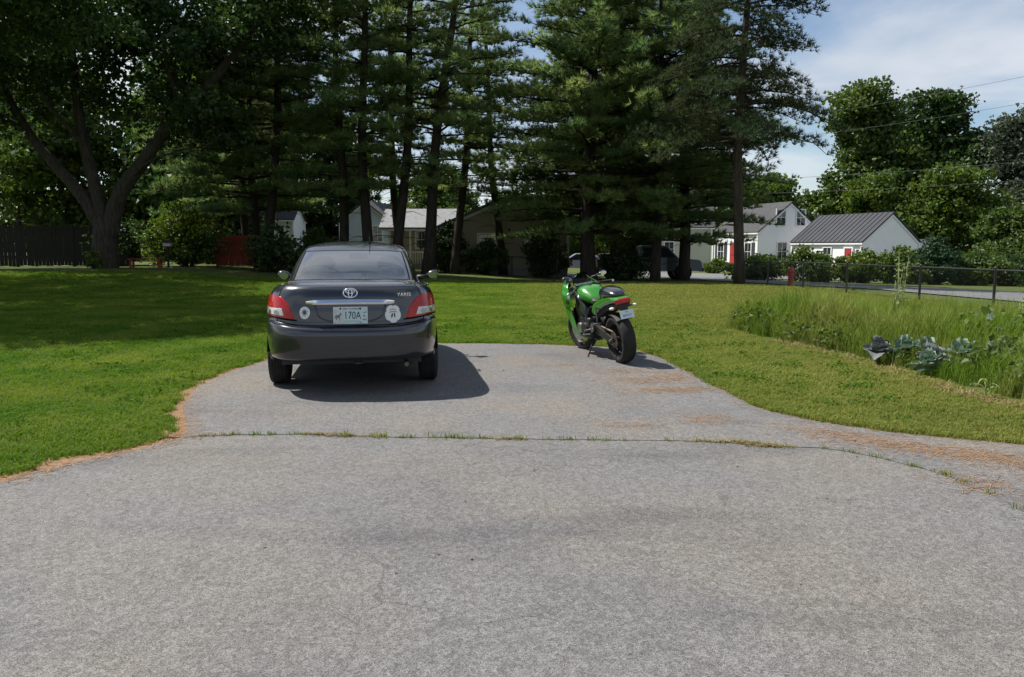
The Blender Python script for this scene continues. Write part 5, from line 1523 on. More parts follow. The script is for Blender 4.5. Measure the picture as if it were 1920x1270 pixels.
        m = MB(); m.tube([(sx*.19,.22,.52),(sx*.265,.21,.52)], .011, 8); m.build('pillion_peg', M_CAST, root)
    m = MB(); m.tube([(-.21,.50,.36),(-.23,.66,.34),(-.255,.68,.34)], .008, 6); m.build('gear_lever', M_CAST, root)
    for sx in (-1,1):
        m = MB(); m.prism([(sx*.272,1.16,.80),(sx*.262,1.04,.785),(sx*.258,1.03,.73),(sx*.270,1.15,.735)], (sx*.016,0,0)); m.build('air_vent', M_GLOSSB, root, fix=True)
        m = MB(); m.tube([(sx*.10,1.10,.93),(sx*.16,1.16,.90),(sx*.12,1.20,.82)], .007, 6); m.build('cable', M_BLACK, root, smooth=True)
    # nose, headlamp, screen, dash
    m = MB(); m.sphere((0,1.60,.78), (.13,.075,.075), 16, 10); m.build('headlamp', M_CLEARLENS, root, smooth=True)
    rows = []
    for f in np.linspace(0,1,7):
        y = 1.48-.36*f; z = .985+.145*math.sin(f*1.45); w = .150+.03*f-.07*f**4
        rows.append([(w*math.sin(b), y+.05*(1-math.cos(b))*-1.2, z-.10*(1-math.cos(b))) for b in np.linspace(-1.35,1.35,11)])
    m = MB(); m.loft(rows, cap=False, closed=False); m.build('windscreen', M_SCREEN, root, smooth=True)
    m = MB(); m.box(-.10,.10,1.20,1.25,.95,1.03); m.build('dashboard', M_BLACK, root, bevel=.01)
    m = MB(); m.box(-.18,.18,1.10,1.14,.36,.66); m.build('radiator', M_GAP, root)
    # silencer on the right, headers
    m = MB(); m.lathe([(0,.03),(.04,.055),(.32,.062),(.36,.05),(.36,.03)], 'y', (.17,.10,.34), 20); m.build('silencer', M_ENGINE, root, smooth=40)
    for x in (-.10,-.035,.035,.10):
        m = MB(); m.tube([(x,1.02,.60),(x,1.10,.42),(x*.6,1.00,.26),(x*.3,.75,.22)], .018, 8); m.build('exhaust_header', M_STEEL, root, smooth=True)
    # side stand
    m = MB(); m.tube([(-.13,.60,.30),(-.215,.60,.12),(-.262,.60,.035)], [.014,.011,.010], 8); m.build('side_stand', M_BLACK, root, smooth=True)
    m = MB(); m.box(-.30,-.235,.565,.635,.020,.036); m.build('stand_foot', M_BLACK, root)
    return root
motorcycle = bike()
motorcycle.matrix_world = Matrix.Translation((1.325, 9.13, 0.014)) @ Matrix.Rotation(R(15), 4, 'Z') @ Matrix.Rotation(R(-9.5), 4, 'Y') @ Matrix.Scale(.93, 4)
tag(motorcycle, 'lime green and black sport motorcycle leaning on its side stand', 'motorcycle')
# ================================================================== fence, hydrant, pickup, sheds
M_FENCE = mat('black_vinyl_wire', (0.012,0.013,0.013), .45)
def yard_fence():
    root = empty('chain_link_fence', (0,0,0)); tag(root, 'low black chain link fence between the lawn and the street', 'fence')
    P = [Vector((11.35,12.2)), Vector((10.98,14.6)), Vector((10.62,17.2)), Vector((10.28,19.7)), Vector((9.80,22.9)), Vector((9.45,25.4)), Vector((9.12,27.9)), Vector((8.97,30.2))]
    H = .86
    for p in P:
        z = tz(p.x,p.y); m = MB(); m.tube([(p.x,p.y,z-.2),(p.x,p.y,z+H+.03)], .030, 10); m.sphere((p.x,p.y,z+H+.04), .036, 10, 6); m.build('fence_post', M_FENCE, root, smooth=40)
    for a, b in zip(P[:-1], P[1:]):
        za, zb = tz(a.x,a.y), tz(b.x,b.y)
        m = MB(); m.tube([(a.x,a.y,za+H),(b.x,b.y,zb+H)], .020, 8); m.build('top_rail', M_FENCE, root, smooth=40)
        L = (b-a).length; n = int(L/.075); w = MB()
        for sg in (1,-1):
            for i in range(-int(H/.075), n+int(H/.075)):
                s0 = i*.075; s1 = s0+sg*H; t0, t1 = s0/L, s1/L; z0, z1 = 0.02, H
                # clip to the bay
                if t0 > t1: t0, t1, z0, z1 = t1, t0, z1, z0
                if t1 <= 0 or t0 >= 1: continue
                if t0 < 0: z0 += (z1-z0)*(0-t0)/(t1-t0); t0 = 0
                if t1 > 1: z1 = z0+(z1-z0)*(1-t0)/(t1-t0); t1 = 1
                p, q = a.lerp(b, t0), a.lerp(b, t1)
                w.tube([(p.x,p.y,tz(p.x,p.y)+z0),(q.x,q.y,tz(q.x,q.y)+z1)], .0013, 3, cap=False)
        o = w.build('wire_mesh', M_FENCE, root); o['kind'] = 'stuff'
yard_fence()
def back_fence():
    root = empty('back_fence', (0,0,0)); tag(root, 'black chain link fence running along the beige house shrubs', 'fence')
    P = [(-3.0,41.8),(0.0,41.8),(2.4,41.8),(4.0,41.85)]; H = 1.05
    for x, y in P:
        m = MB(); z = tz(x,y); m.tube([(x,y,z-.2),(x,y,z+H+.03)], .032, 8); m.build('fence_post', M_FENCE, root)
    for a, b in zip(P[:-1], P[1:]):
        m = MB(); m.tube([(*a,tz(*a)+H),(*b,tz(*b)+H)], .022, 6); m.build('top_rail', M_FENCE, root)
back_fence()

M_HYD = mat('hydrant_red', (.36,.035,.03), .5, c2=(.28,.03,.025), nscale=14)
def hydrant(x, y):
    r = empty('fire_hydrant', onz(x,y)); tag(r, 'small red fire hydrant on the verge behind the fence', 'hydrant')
    m = MB(); m.lathe([(-.1,.13),(.04,.13),(.05,.10),(.50,.10),(.51,.135),(.56,.135),(.57,.11),(.66,.085),(.72,.03),(.76,.03),(.76,.001)], 'z', n=20); m.build('barrel', M_HYD, r, smooth=40)
    for sx in (-1,1):
        m = MB(); m.lathe([(0,.05),(sx*.06,.05),(sx*.06,.062),(sx*.10,.062),(sx*.10,.001)], 'x', (sx*.08,0,.42), 14); m.build('nozzle', M_HYD, r, smooth=40)
    m = MB(); m.lathe([(0,.07),(-.08,.07),(-.08,.08),(-.12,.08),(-.12,.001)], 'y', (0,-.07,.38), 16); m.build('nozzle', M_HYD, r, smooth=40)
hydrant(10.55, 29.6)

M_PICKUP = mat('dark_navy_paint', (.010,.011,.016), .35, coat=.4)
M_SILVER = mat('silver_paint', (.38,.40,.44), .3, metal=.5, coat=1.0)
M_MAROON = mat('maroon_paint', (.10,.018,.02), .3, coat=1.0)
def side_car(name, loc, rz, label, prof, glass, W, mp, wheels, wr, seed=0, bed=None):
    """vehicle from a side outline (y forward, z up), with tumblehome, panes, wheels, lamps"""
    r = empty(name, loc, rz); tag(r, label, 'car' if 'pickup' not in name else 'pickup truck')
    n = len(prof); m = MB(); secs = []
    for f, ins in ((-1,.06),(-.93,.0),(.93,.0),(1,.06)):
        sec = []
        for y, z in prof:
            tum = max(0, z-1.0)*.22
            x = f*(W/2-tum); cy = sum(p[0] for p in prof)/n
            sec.append((x, y+(cy-y)*ins*.25, z-(.0 if z < .6 else ins*.3)))
        secs.append(sec)
    m.loft(secs); b = m.build('body', mp, r, fix=True, smooth=30)
    for poly in glass:
        for sx in (-1,1):
            g = MB(); pts = [(sx*(W/2*1.002-max(0,z-1.0)*.22+.006), y, z) for y, z in poly]; g.prism(pts, (-sx*.012,0,0)); g.build('side_window', M_PANE, r, fix=True)
    for y in wheels:
        for sx in (-1,1):
            a = MB(); a.lathe([(sx*.001,.001),(sx*.001,wr+.06),(sx*.01,wr+.06)], 'x', (sx*(W/2+.001),y,wr), 24); a.build('wheel_arch', M_GAP, r)
            wheel(r, (sx*(W/2-.085), y, wr), sx, r=wr, w=.21, rim_r=wr*.6)
    y1 = max(p[0] for p in prof); y0 = min(p[0] for p in prof)
    for sx in (-1,1):
        h = MB(); h.box(sx*W*.38-.12,sx*W*.38+.12,y1-.08,y1+.015,.68,.84); h.build('headlight', M_CLEARLENS, r, bevel=.01)
        h = MB(); h.box(sx*W*.40-.08,sx*W*.40+.08,y0-.015,y0+.06,.72,.95); h.build('tail_light', M_REDLENS, r, bevel=.01)
    h = MB(); h.box(-W*.46,W*.46,y1-.10,y1+.09,.42,.60); h.build('front_bumper', M_BLACK, r, bevel=.02)
    h = MB(); h.box(-W*.46,W*.46,y0-.09,y0+.10,.42,.60); h.build('rear_bumper', M_BLACK, r, bevel=.02)
    return r
pk_prof = [(-2.6,.45),(-2.6,1.05),(-.55,1.05),(-.50,1.12),(-.42,1.68),(-.25,1.74),(.75,1.74),(.95,1.68),(1.50,1.12),(2.55,1.02),(2.68,.90),(2.70,.45)]
side_car('pickup_truck', onz(6.95,40.6), R(-90), 'dark pickup truck parked in the shade behind the pines',
    pk_prof, [[(-.35,1.14),(-.30,1.62),(.30,1.64),(.30,1.14)],[(.38,1.14),(.38,1.64),(.86,1.62),(1.30,1.14)]], 1.85, M_PICKUP, (-1.70,1.72), .38)
car_prof = [(-2.1,.40),(-2.12,.80),(-2.0,.93),(-1.45,.98),(-.85,1.38),(-.3,1.44),(.4,1.42),(1.15,.98),(1.95,.86),(2.12,.70),(2.12,.40)]
gl = [[(-1.2,1.0),(-.75,1.32),(-.1,1.36),(-.1,.98)],[(0,.98),(0,1.36),(.42,1.34),(.95,.98)]]
side_car('parked_car_far', onz(4.9,56.0), R(90), 'silver car beyond the gap right of the beige house', car_prof, gl, 1.75, M_SILVER, (-1.32,1.33), .31)
side_car('parked_car_far', onz(7.3,61.0), R(80), 'dark red car half hidden between two pine trunks', car_prof, gl, 1.75, M_MAROON, (-1.32,1.33), .31)

# weathered shed, red board fence and garden bits on the left
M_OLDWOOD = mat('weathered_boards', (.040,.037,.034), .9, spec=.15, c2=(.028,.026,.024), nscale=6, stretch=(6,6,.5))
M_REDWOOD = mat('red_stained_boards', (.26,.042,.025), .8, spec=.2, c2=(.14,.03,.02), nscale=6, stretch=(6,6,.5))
def board_fence(name, label, a, b, h, mtl, bw=.15, gap=.012, rails=True, sag=0.0):
    a, b = Vector(a), Vector(b); L = (b-a).length; d = (b-a)/L; r = empty(name, onz(a.x,a.y), math.atan2(d.y,d.x)); tag(r, label, 'fence')
    n = int(L/(bw+gap)); rg = np.random.default_rng(int(L*10))
    base = MB(); base.box(0,bw,-.012,.012,.04,h); me = None
    for i in range(n):
        if me is None:
            o = base.build('board', mtl, r); me = o.data
        else:
            o = bpy.data.objects.new('board', me); link(o, r)
        o.location = (i*(bw+gap), rg.normal()*.006, -sag*math.sin(math.pi*i/n)+rg.normal()*.012); o.rotation_euler = (0, rg.normal()*.006, 0)
    for z in (.25*h, .8*h):
        m = MB(); m.box(0,L,.014,.06,z-.04,z+.04); m.build('rail', mtl, r)
    k = max(2, int(L/2.4)+1)
    for i in range(k):
        m = MB(); x = L*i/(k-1); m.box(x-.05,x+.05,.062,.16,-.2,h+.08); m.build('post', mtl, r)
    return r
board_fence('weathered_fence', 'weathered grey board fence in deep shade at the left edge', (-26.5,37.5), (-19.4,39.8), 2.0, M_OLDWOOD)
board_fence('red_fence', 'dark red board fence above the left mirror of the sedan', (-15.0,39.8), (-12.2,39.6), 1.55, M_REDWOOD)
board_fence('brown_fence', 'brown board fence behind the yellow green bush', (-18.2,42.8), (-15.6,42.3), 1.5, M_OLDWOOD)
def bird_table(x, y):
    r = empty('bird_table', onz(x,y)); tag(r, 'pale little box on a post right of the maple foot', 'bird table')
    m = MB(); m.box(-.04,.04,-.04,.04,-.1,.95); m.build('post', M_OLDWOOD, r)
    m = MB(); m.box(-.20,.20,-.16,.16,.95,1.00); m.build('tray', M_OLDWOOD, r)
    m = MB(); m.box(-.17,.17,-.13,.13,1.003,1.16); m.build('box', mat('pale_pink_paint', (.50,.38,.36), .7), r)
    m = MB(); m.prism([(-.24,-.20,1.165),(.24,-.20,1.165),(0,-.20,1.30)], (0,.40,0)); m.build('roof', M_OLDWOOD, r, fix=True)
bird_table(-16.3, 37.2)
def bench(x, y):
    r = empty('garden_bench', onz(x,y), R(6)); tag(r, 'low reddish wooden bench on the grass right of the maple', 'bench')
    for i in range(3):
        m = MB(); m.box(-.75,.75,-.22+i*.155,-.08+i*.155,.40,.435); m.build('seat_slat', M_REDWOOD, r)
    for sx in (-1,1):
        for yy in (-.18,.18):
            m = MB(); m.box(sx*.62-.04,sx*.62+.04,yy-.04,yy+.04,-.05,.398); m.build('leg', M_REDWOOD, r)
bench(-16.9, 36.2)
# utility wires over the houses
M_WIRE = mat('utility_wire', (.12,.12,.125), .6)
for i, (a, b, sag, lb) in enumerate([((17.5,56,10.0),(62,50,19.5),1.0,'topmost utility wire crossing the maple crowns'), ((17.5,55,8.6),(62,49,17.0),1.0,'second utility wire crossing the maple crowns'),
                          ((17.0,54,5.9),(60,44,10.2),.8,'third utility wire above the metal roof'), ((17.0,53,4.9),(60,43,8.6),.8,'lowest utility wire just above the metal roof')]):
    a, b = Vector(a), Vector(b); m = MB(); pts = []
    for t in np.linspace(0,1,24):
        p = a.lerp(b, t); p.z -= sag*4*t*(1-t); pts.append(p)
    m.tube(pts, .011, 5); tag(m.build('utility_wire', M_WIRE), lb, 'wire', 'utility wires')
# ================================================================== grass, weeds, garden
M_GRASS = mat('lawn_grass', (.074,.140,.018), .7, spec=.08, trans=.34, island=.32, c2=(.145,.190,.034), nscale=.9, ndetail=6, nmin=.38, nmax=.64, world_pos=True, xdry=(1.5, 6.5, (.190,.185,.056), .66))
M_TALL = mat('tall_grass', (.095,.160,.022), .7, spec=.08, trans=.30, island=.30, c2=(.175,.190,.055), nscale=.7, nmin=.38, nmax=.66, world_pos=True)
M_DRY = mat('dry_grass', (.25,.19,.10), .8, spec=.1, trans=.2, island=.3)
M_PNEED = mat('fallen_pine_needles', (.25,.155,.090), .85, spec=.1, island=.45)

def blade_tuft(rg, n, h, w, spread, bend):
    V = []; F = []
    for i in range(n):
        a = rg.random()*6.283; r = spread*rg.random()**.6; p = np.array([r*math.cos(a), r*math.sin(a), 0]); hh = h*(.55+.6*rg.random())
        d = rg.random()*6.283; t = np.array([math.cos(d), math.sin(d), 0]); q = np.array([-t[1], t[0], 0])*w*(.7+.6*rg.random()); bb = bend*hh*(.3+rg.random())
        o = len(V)
        V += [p-q, p+q, p+t*bb*.35+q*.75+[0,0,hh*.6], p+t*bb*.35-q*.75+[0,0,hh*.6], p+t*bb+[0,0,hh*(1-.25*bend)]]
        F += [(o,o+1,o+2,o+3),(o+3,o+2,o+4)]
    me = bpy.data.meshes.new('tuft'); me.from_pydata([tuple(v) for v in V], [], F); me.update(); return me

def scatter(name, P, S, protos, label, cat, seed=0):
    """one object: instances of several tuft meshes on points, by geometry nodes"""
    rg = np.random.default_rng(seed); n = len(P); which = rg.integers(0, len(protos), n); outs = []
    me = bpy.data.meshes.new(name); me.vertices.add(n); me.vertices.foreach_set('co', np.asarray(P, dtype=np.float32).ravel())
    for nm, typ, val in (('rot','FLOAT_VECTOR', np.stack([rg.normal(size=n)*.10, rg.normal(size=n)*.10, rg.random(n)*6.283],1)), ('scl','FLOAT', np.asarray(S)), ('which','INT', which)):
        at = me.attributes.new(nm, typ, 'POINT')
        at.data.foreach_set('vector' if typ == 'FLOAT_VECTOR' else 'value', np.ascontiguousarray(val, dtype=np.int32 if typ == 'INT' else np.float32).ravel())
    o = bpy.data.objects.new(name, me); link(o)
    ng = bpy.data.node_groups.new(name, 'GeometryNodeTree')
    ng.interface.new_socket('Geometry', in_out='INPUT', socket_type='NodeSocketGeometry'); ng.interface.new_socket('Geometry', in_out='OUTPUT', socket_type='NodeSocketGeometry')
    N = ng.nodes; L = ng.links; gi = N.new('NodeGroupInput'); go = N.new('NodeGroupOutput'); jn = N.new('GeometryNodeJoinGeometry')
    def attr(nm, t):
        a = N.new('GeometryNodeInputNamedAttribute'); a.data_type = t; a.inputs[0].default_value = nm; return a.outputs[0]
    for k, pr in enumerate(protos):
        po = bpy.data.objects.new(name+'_proto', pr[0]); 
        pr[0].materials.clear(); pr[0].materials.append(pr[1])
        oi = N.new('GeometryNodeObjectInfo'); oi.inputs[0].default_value = po
        ip = N.new('GeometryNodeInstanceOnPoints'); L.new(gi.outputs[0], ip.inputs['Points']); L.new(oi.outputs['Geometry'], ip.inputs['Instance'])
        cmp = N.new('FunctionNodeCompare'); cmp.data_type = 'INT'; cmp.operation = 'EQUAL'
        wa = attr('which', 'INT'); L.new(wa, [s for s in cmp.inputs if s.type == 'INT'][0]); [s for s in cmp.inputs if s.type == 'INT'][1].default_value = k
        L.new(cmp.outputs[0], ip.inputs['Selection'])
        e2r = N.new('FunctionNodeEulerToRotation'); L.new(attr('rot','FLOAT_VECTOR'), e2r.inputs[0]); L.new(e2r.outputs[0], ip.inputs['Rotation'])
        L.new(attr('scl','FLOAT'), ip.inputs['Scale']); L.new(ip.outputs[0], jn.inputs[0])
    L.new(jn.outputs[0], go.inputs[0])
    md = o.modifiers.new('scatter', 'NODES'); md.node_group = ng
    return tag(o, label, cat, kind='stuff')

def in_poly(P, poly):
    x, y = P[:,0], P[:,1]; c = np.zeros(len(P), bool); n = len(poly)
    for i in range(n):
        x1, y1 = poly[i][0], poly[i][1]; x2, y2 = poly[(i+1)%n][0], poly[(i+1)%n][1]
        if y1 == y2: continue
        c ^= ((y1 > y) != (y2 > y)) & (x < (x2-x1)*(y-y1)/(y2-y1)+x1)
    return c
GARDEN = [(3.55,12.9),(3.75,11.4),(4.05,10.6),(4.30,9.3),(4.33,8.0),(4.40,7.1),(4.55,6.4),(5.2,5.6),(9.5,5.0),(10.4,9.0),(9.8,11.8),(7.6,13.0),(5.6,14.2),(4.2,14.3)]
pad_poly = [(p.x,p.y) for p in pad_out]; apr_poly = [(p.x,p.y) for p in apron_out]
def dist_line(P, line):
    L = np.array([(p.x,p.y) for p in line]); d = np.full(len(P), 1e9)
    for i in range(0, len(L)): d = np.minimum(d, np.hypot(P[:,0]-L[i,0], P[:,1]-L[i,1]))
    return d
def tz_arr(P): return np.array([tz(float(a), float(b)) for a, b in P])
def lawn_points(y0, y1, dens, seed, margin=1.0):
    rg = np.random.default_rng(seed); w = y1*.66+margin+1
    n = int(2*w*(y1-y0)*dens); P = np.stack([rg.uniform(-w,w,n), rg.uniform(y0,y1,n)],1)
    P = P[np.abs(P[:,0]) < P[:,1]*.66+margin]
    P = P[~in_poly(P, pad_poly) & ~in_poly(P, apr_poly) & ~in_poly(P, GARDEN)]
    u = (P[:,0]-FENCE_A.x)*_fn.x+(P[:,1]-FENCE_A.y)*_fn.y; P = P[(u < 0.4) | (P[:,1] < 11)]
    # bare verge on the left edge
    d = np.minimum(dist_line(P, pl), dist_line(P, al)); wv = np.array([.07+.24*abs(mnoise.noise(Vector((a*1.7,b*1.7,9.1)))) for a, b in P]) if len(P) < 90000 else .12
    P = P[d > wv]
    P = P[np.minimum(dist_line(P, prr), dist_line(P, pf)) > .015]
    return P
rgt = np.random.default_rng(3)
short = [(blade_tuft(rgt, 12, .052, .0024, .035, .8), M_GRASS) for _ in range(5)]
mid = [(blade_tuft(rgt, 16, .055, .0034, .065, .8), M_GRASS) for _ in range(4)]
far = [(blade_tuft(rgt, 18, .055, .0060, .13, .8), M_GRASS) for _ in range(3)]
for (a, b, dn, pr, sd) in ((3.0,7.5,1500,short,1),(7.5,12.5,700,mid,2),(12.5,20,240,mid,3),(20,33,80,far,4)):
    P = lawn_points(a, b, dn, sd); s = .75+.5*rgt.random(len(P)); s *= 1+.25*np.array([mnoise.noise(Vector((x*.9,y*.9,5))) for x, y in P])
    scatter('lawn_grass', np.column_stack([P, tz_arr(P)]), s, pr, 'short mown green grass of the lawn', 'grass', sd)

# tall weeds of the overgrown garden bed
def bed_points(dens, seed, edge=None):
    rg = np.random.default_rng(seed); n = int(8*17*dens); P = np.stack([rg.uniform(3.3,11.2,n), rg.uniform(4.8,21.8,n)],1)
    P = P[in_poly(P, GARDEN)]; return P[(P[:,0] < P[:,1]*.66+1.0)]
tall = [(blade_tuft(rgt, 16, .46, .0042, .07, .45), M_TALL) for _ in range(5)]+[(blade_tuft(rgt, 12, .60, .0036, .06, .35), M_TALL) for _ in range(2)]
P = bed_points(150, 21)
gl_ = [Vector(p) for p in GARDEN]; dd = dist_line(P, cr_spline([Vector((*p,)) for p in GARDEN[:8]], 6))
hs = np.array([mnoise.noise(Vector((x*.55,y*.55,2))) for x, y in P])
s = (.55+.60*np.clip(dd/.9,0,1))*(1+.45*hs)*(.75+.4*rgt.random(len(P)))
scatter('garden_weeds', np.column_stack([P, tz_arr(P)]), s, tall, 'tall overgrown grass and weeds of the garden bed', 'weeds', 22)
leafy = []
for i in range(3):
    rg = np.random.default_rng(40+i); pts = np.concatenate([rg.normal(size=(46,3))*np.array([.10,.10,.07])+np.array([0,0,.22])]); pts[:,2] = np.abs(pts[:,2])
    V, F = leaf_mesh(pts, .065, rg); me = bpy.data.meshes.new('weed'); me.from_pydata(V.tolist(), [], F.tolist()); me.update(); leafy.append((me, M_LEAFY if i else M_LEAF))
P = bed_points(7, 23); scatter('leafy_weeds', np.column_stack([P, tz_arr(P)]), .6+.7*rgt.random(len(P)), leafy, 'leafy green weeds growing between the tall grass', 'weeds', 24)
# cut, dry grass lying along the bed
dry = [(blade_tuft(rgt, 14, .07, .003, .09, 2.4), M_DRY) for _ in range(3)]
E1 = cr_spline([Vector(p) for p in [(3.95,11.2),(4.05,10.6),(4.25,9.3),(4.25,8.0),(4.30,7.1),(4.45,6.4)]], 30)
Q = np.array([(p.x-.10+rgt.normal()*.06, p.y+rgt.normal()*.04) for p in E1 for _ in range(1)])
scatter('dry_clippings', np.column_stack([Q, np.full(len(Q), .004)]), .7+.6*rgt.random(len(Q)), dry, 'dry straw coloured clippings along the garden bed', 'clippings', 25)
# weeds in the seam of the tarmac
Q = []
for p in sm:
    if p.y < 3.2: continue
    k = mnoise.noise(Vector((p.x*2.1, p.y*2.1, 7.7)))
    if k > .10:
        for _ in range(int(2+18*k)): Q.append((p.x+rgt.normal()*.035, p.y+rgt.normal()*.012))
Q = np.array(Q); M_SEAMW = mat('seam_weed', (.150,.150,.045), .8, spec=.05, trans=.2, island=.35)
seamt = [(blade_tuft(rgt, 9, .030, .0022, .022, 1.6), M_SEAMW), (blade_tuft(rgt, 9, .026, .0022, .022, 1.9), M_DRY), (blade_tuft(rgt, 9, .024, .0022, .024, 1.9), M_DRY), (blade_tuft(rgt, 8, .028, .002, .02, 1.6), M_DRY)]
scatter('seam_weeds', np.column_stack([Q, np.full(len(Q), .008)]), .6+.8*rgt.random(len(Q)), seamt, 'little weeds sprouting from the seam across the driveway', 'weeds', 26)
# pine needle litter on the tarmac and its edges
def litter():
    rg = np.random.default_rng(77); C = []
    def patch(cx, cy, rx, ry, n, rot=0):
        d = rg.normal(size=(n,2))*.5; x = d[:,0]*rx; y = d[:,1]*ry; c, s_ = math.cos(rot), math.sin(rot); C.append(np.stack([cx+x*c-y*s_, cy+x*s_+y*c],1))
    for (cx,cy,rx,ry,n,r_) in ((1.35,7.9,.45,.28,700,.2),(1.55,7.35,.55,.18,900,.1),(1.2,8.5,.5,.25,450,0),(1.75,8.1,.25,.5,500,0),(.55,8.9,.5,.3,250,0),(1.55,6.1,.30,.25,350,0),
                               (2.6,5.35,.5,.20,800,-.4),(3.0,5.05,.6,.18,900,-.35),(3.3,4.75,.6,.2,700,-.4),(2.35,5.65,.4,.15,400,-.5),(2.7,4.4,.2,.3,300,0),(.9,5.9,.3,.15,120,0),(1.0,9.8,.7,.4,350,0),(3.4,4.3,.5,.3,400,-.5)):
        patch(cx,cy,rx,ry,n,r_)
    for line, w, k in ((pl,.09,26),(al[:24],.09,26),(pf,.06,14),(prr,.07,16)):
        for p in line: C.append(np.array([(p.x+rg.normal()*w, p.y+rg.normal()*w*.8) for _ in range(k)]))
    C = np.concatenate(C); C = C[rg.random(len(C)) < .60]; n = len(C); a = rg.random(n)*6.283; l = .022+.030*rg.random(n); w = .0011+.0008*rg.random(n)
    z = .0155+.004*rg.random(n); V = np.empty((n,4,3)); t = np.stack([np.cos(a), np.sin(a)],1); q = np.stack([-np.sin(a), np.cos(a)],1)
    for i, (u, v) in enumerate(((-1,-1),(1,-1),(1,1),(-1,1))):
        V[:,i,:2] = C+t*(u*l)[:,None]+q*(v*w)[:,None]; V[:,i,2] = z+(u*.002)
    F = np.arange(4*n).reshape(-1,4)
    tag(npmesh('pine_needle_litter', V.reshape(-1,3), F, M_PNEED), 'rusty fallen pine needles drifted on the driveway', 'litter', kind='stuff')
litter()

# cabbages, kale and bolting stalks
M_CABB = mat('blue_green_cabbage_leaf', (.150,.225,.165), .55, spec=.3, trans=.15, island=.15, c2=(.20,.27,.20), nscale=6, bump=.4, bscale=30)
M_CABP = mat('purple_cabbage_leaf', (.125,.135,.130), .55, spec=.3, trans=.1, island=.15, c2=(.15,.17,.18), nscale=6, bump=.4, bscale=30)
def cabbage_leaf(rg, L, W, curl):
    rows = 7; cols = 5; V = []; F = []
    for i in range(rows):
        f = i/(rows-1); w = W*(math.sin(math.pi*min(1,(f*.86+.10)))**.7)*.5; y = L*f; zc = curl*L*f*f
        for j in range(cols):
            g = (j/(cols-1)-.5)*2; V.append((g*w, y, L*.30*f-zc+.12*W*abs(g)**1.6+rg.normal()*.022*W*(abs(g)+.2)*3))
    for i in range(rows-1):
        for j in range(cols-1): F.append((i*cols+j,i*cols+j+1,(i+1)*cols+j+1,(i+1)*cols+j))
    return V, F
def cabbage(x, y, s, mtl, label, seed, n=20, kind='cabbage'):
    rg = np.random.default_rng(seed); x -= .16; r = empty(kind, (x,y,tz(x,y))); tag(r, label, kind, 'cabbages in the overgrown bed')
    m = MB(); m.tube([(0,0,-.03),(0,0,.16*s/.4)], .02, 8); m.build('stalk', M_TALL, r)
    for i in range(n):
        a = i*2.4+rg.normal()*.2; f = i/n; q_ = .70+.35*rg.random(); V, F = cabbage_leaf(rg, s*(1.0-.45*f)*q_, s*(.85-.30*f)*(.7+.5*rg.random()), .55-.75*f+rg.normal()*.18)
        el = R(22+58*f+rg.normal()*9); Mx = Matrix.Translation((0,0,.10+.16*f*s/.4)) @ Matrix.Rotation(a,4,'Z') @ Matrix.Rotation(el,4,'X')
        o = meshobj('leaf', [Mx @ Vector(v) for v in V], F, mtl, r, smooth=True)
for i, (x, y, s, p, lb) in enumerate([(4.62,11.3,.26,0,'blue green cabbage farthest left in the tall grass'), (4.42,9.0,.26,1,'purple grey cabbage beside the pink patch, left of the row'),
      (4.66,8.9,.27,0,'blue green cabbage behind the purple one'), (4.98,9.0,.24,0,'small blue green cabbage in the middle of the bed'), (4.72,8.4,.25,1,'dark purple grey cabbage at the front of the row'),
      (4.50,8.05,.22,0,'pale green cabbage leaf clump lowest at the bed edge'), (5.10,8.5,.28,0,'large pale blue green cabbage right of the purple one'), (5.42,8.4,.25,0,'pale blue green cabbage at the right end of the row')]):
    cabbage(x, y, s, M_CABP if p else M_CABB, lb, 200+i)
M_STALK = mat('pale_stalk', (.20,.24,.09), .7, trans=.2, island=.3)
def stalk_plant(x, y, H, n, label, seed, spread=.10):
    rg = np.random.default_rng(seed); r = empty('seed_stalk_plant', (x,y,tz(x,y))); tag(r, label, 'plant', 'bolting plants in the garden bed')
    st = MB(); P = []
    for i in range(n):
        a = rg.random()*6.28; top = np.array([math.cos(a)*spread*rg.random(), math.sin(a)*spread*rg.random(), H*(.7+.3*rg.random())]); b = top*np.array([.25,.25,0]); mid_ = (b+top)/2+rg.normal(size=3)*.02
        st.tube([b, mid_, top], [.010,.007,.003], 5)
        for t in np.linspace(.30,1,26): P.append(b*(1-t)+top*t+rg.normal(size=3)*.035)
    st.build('stems', M_STALK, r, smooth=True); V, F = leaf_mesh(np.array(P), .045, rg); npmesh('seed_heads', V, F, M_STALK, r)
stalk_plant(6.45,13.0,1.28,5,'tall pale seed stalk standing high above the garden bed',301,.16)
stalk_plant(6.2,12.6,.85,3,'shorter pale seed stalk left of the tall one',302)
stalk_plant(6.95,10.6,.80,3,'seed stalk near the right edge of the garden',303)
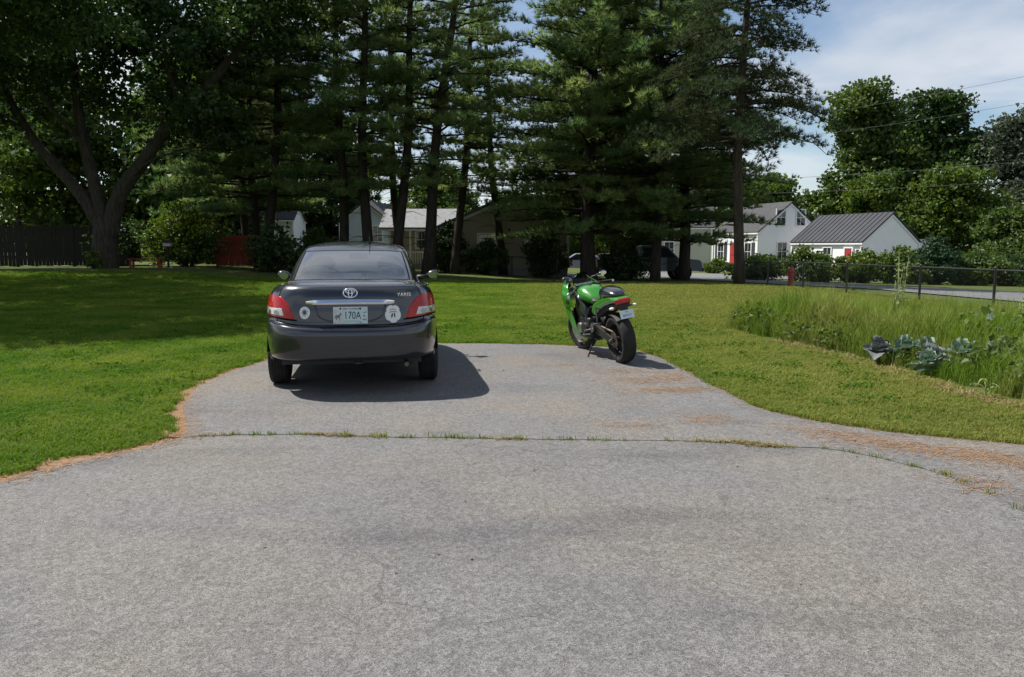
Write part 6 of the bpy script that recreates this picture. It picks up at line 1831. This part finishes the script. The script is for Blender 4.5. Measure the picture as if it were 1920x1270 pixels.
def squash(x, y, label, seed, fl=2):
    rg = np.random.default_rng(seed); r = empty('squash_plant', (x,y,tz(x,y))); tag(r, label, 'plant', 'flowering plants at the right of the bed')
    st = MB(); P = []
    for i in range(26):
        p = np.array([rg.normal()*.28, rg.normal()*.30, .22+.32*rg.random()]); st.tube([(p[0]*.3,p[1]*.3,0), p], [.008,.004], 4); P.append(p)
    st.build('stems', M_STALK, r); P = np.array(P); V, F = leaf_mesh(np.repeat(P,2,0)+rg.normal(size=(52,3))*.07, .095, rg, .6, .9); npmesh('foliage', V, F, M_LEAFY, r)
    for i in range(fl):
        c = Vector(P[i*5])+Vector((0,-.06,.10)); m = MB()
        for k in range(5):
            a = 2*math.pi*k/5; u = Vector((math.cos(a),-.4,math.sin(a))); w = Vector((-math.sin(a),0,math.cos(a)))
            m.add([c, c+u*.035+w*.018, c+u*.055, c+u*.035-w*.018], [(0,1,2,3)])
        m.build('flower', M_WHITE, r)
squash(5.75,9.4,'leafy flowering plant behind the cabbages',311); squash(6.35,9.9,'leafy flowering plant with white blossoms near the right edge',312,3); squash(6.2,8.6,'flowering plant right of the last cabbage',313); squash(6.9,9.2,'leafy plant cut by the right picture edge',314)
def corn(x, y, label, seed):
    rg = np.random.default_rng(seed); r = empty('corn_seedling', (x,y,tz(x,y))); tag(r, label, 'plant')
    m = MB(); m.tube([(0,0,0),(0,0,.16)], .008, 6); m.build('stem', M_STALK, r)
    for k in range(5):
        a = k*2.5; L = .20; V = []; F = []
        for i in range(6):
            f = i/5; w = .012*(1-f**2); c = Vector((math.cos(a)*L*f*.8, math.sin(a)*L*f*.8, .08+.02*k+L*(.9*f-.95*f*f))); q = Vector((-math.sin(a),math.cos(a),0))*w; V += [c-q, c+q]
        F = [(2*i,2*i+1,2*i+3,2*i+2) for i in range(5)]; meshobj('leaf', V, F, M_STALK, r, smooth=True)
corn(4.28,6.95,'small pale corn seedling at the lower right edge of the bed',321)

# broad-leaved lawn weeds, and scattered leaves and twigs on the tarmac
M_CLOV = mat('clover_leaf', (.060,.125,.016), .8, spec=.05, trans=.3, island=.25)
clov = []
for i in range(3):
    rg = np.random.default_rng(60+i); pts = rg.normal(size=(26,3))*np.array([.055,.055,.006])+np.array([0,0,.040]); pts[:,2] = np.abs(pts[:,2])
    V, F = leaf_mesh(pts, .026, rg, .35); me = bpy.data.meshes.new('clover'); me.from_pydata(V.tolist(), [], F.tolist()); me.update(); clov.append((me, M_CLOV))
P = lawn_points(3.5, 15, 9, 91); kk = np.array([mnoise.noise(Vector((x*.7,y*.7,3.3))) for x, y in P]); P = P[kk > .02]
scatter('lawn_clover', np.column_stack([P, tz_arr(P)]), .7+.8*rgt.random(len(P)), clov, 'patches of clover and broad leaved weeds in the lawn', 'weeds', 92)
def debris():
    rg = np.random.default_rng(5); n = 90; C = np.stack([rg.uniform(-2.6,2.8,n), rg.uniform(3.0,10.6,n)],1); keep = in_poly(C, pad_poly) | in_poly(C, apr_poly); C = C[keep]
    V, F = leaf_mesh(np.column_stack([C, np.full(len(C), .019)]), .020, rg, .18)
    tag(npmesh('fallen_leaves', V, F, M_DRY), 'few dry leaf scraps lying on the driveway', 'leaves', kind='stuff')
debris()
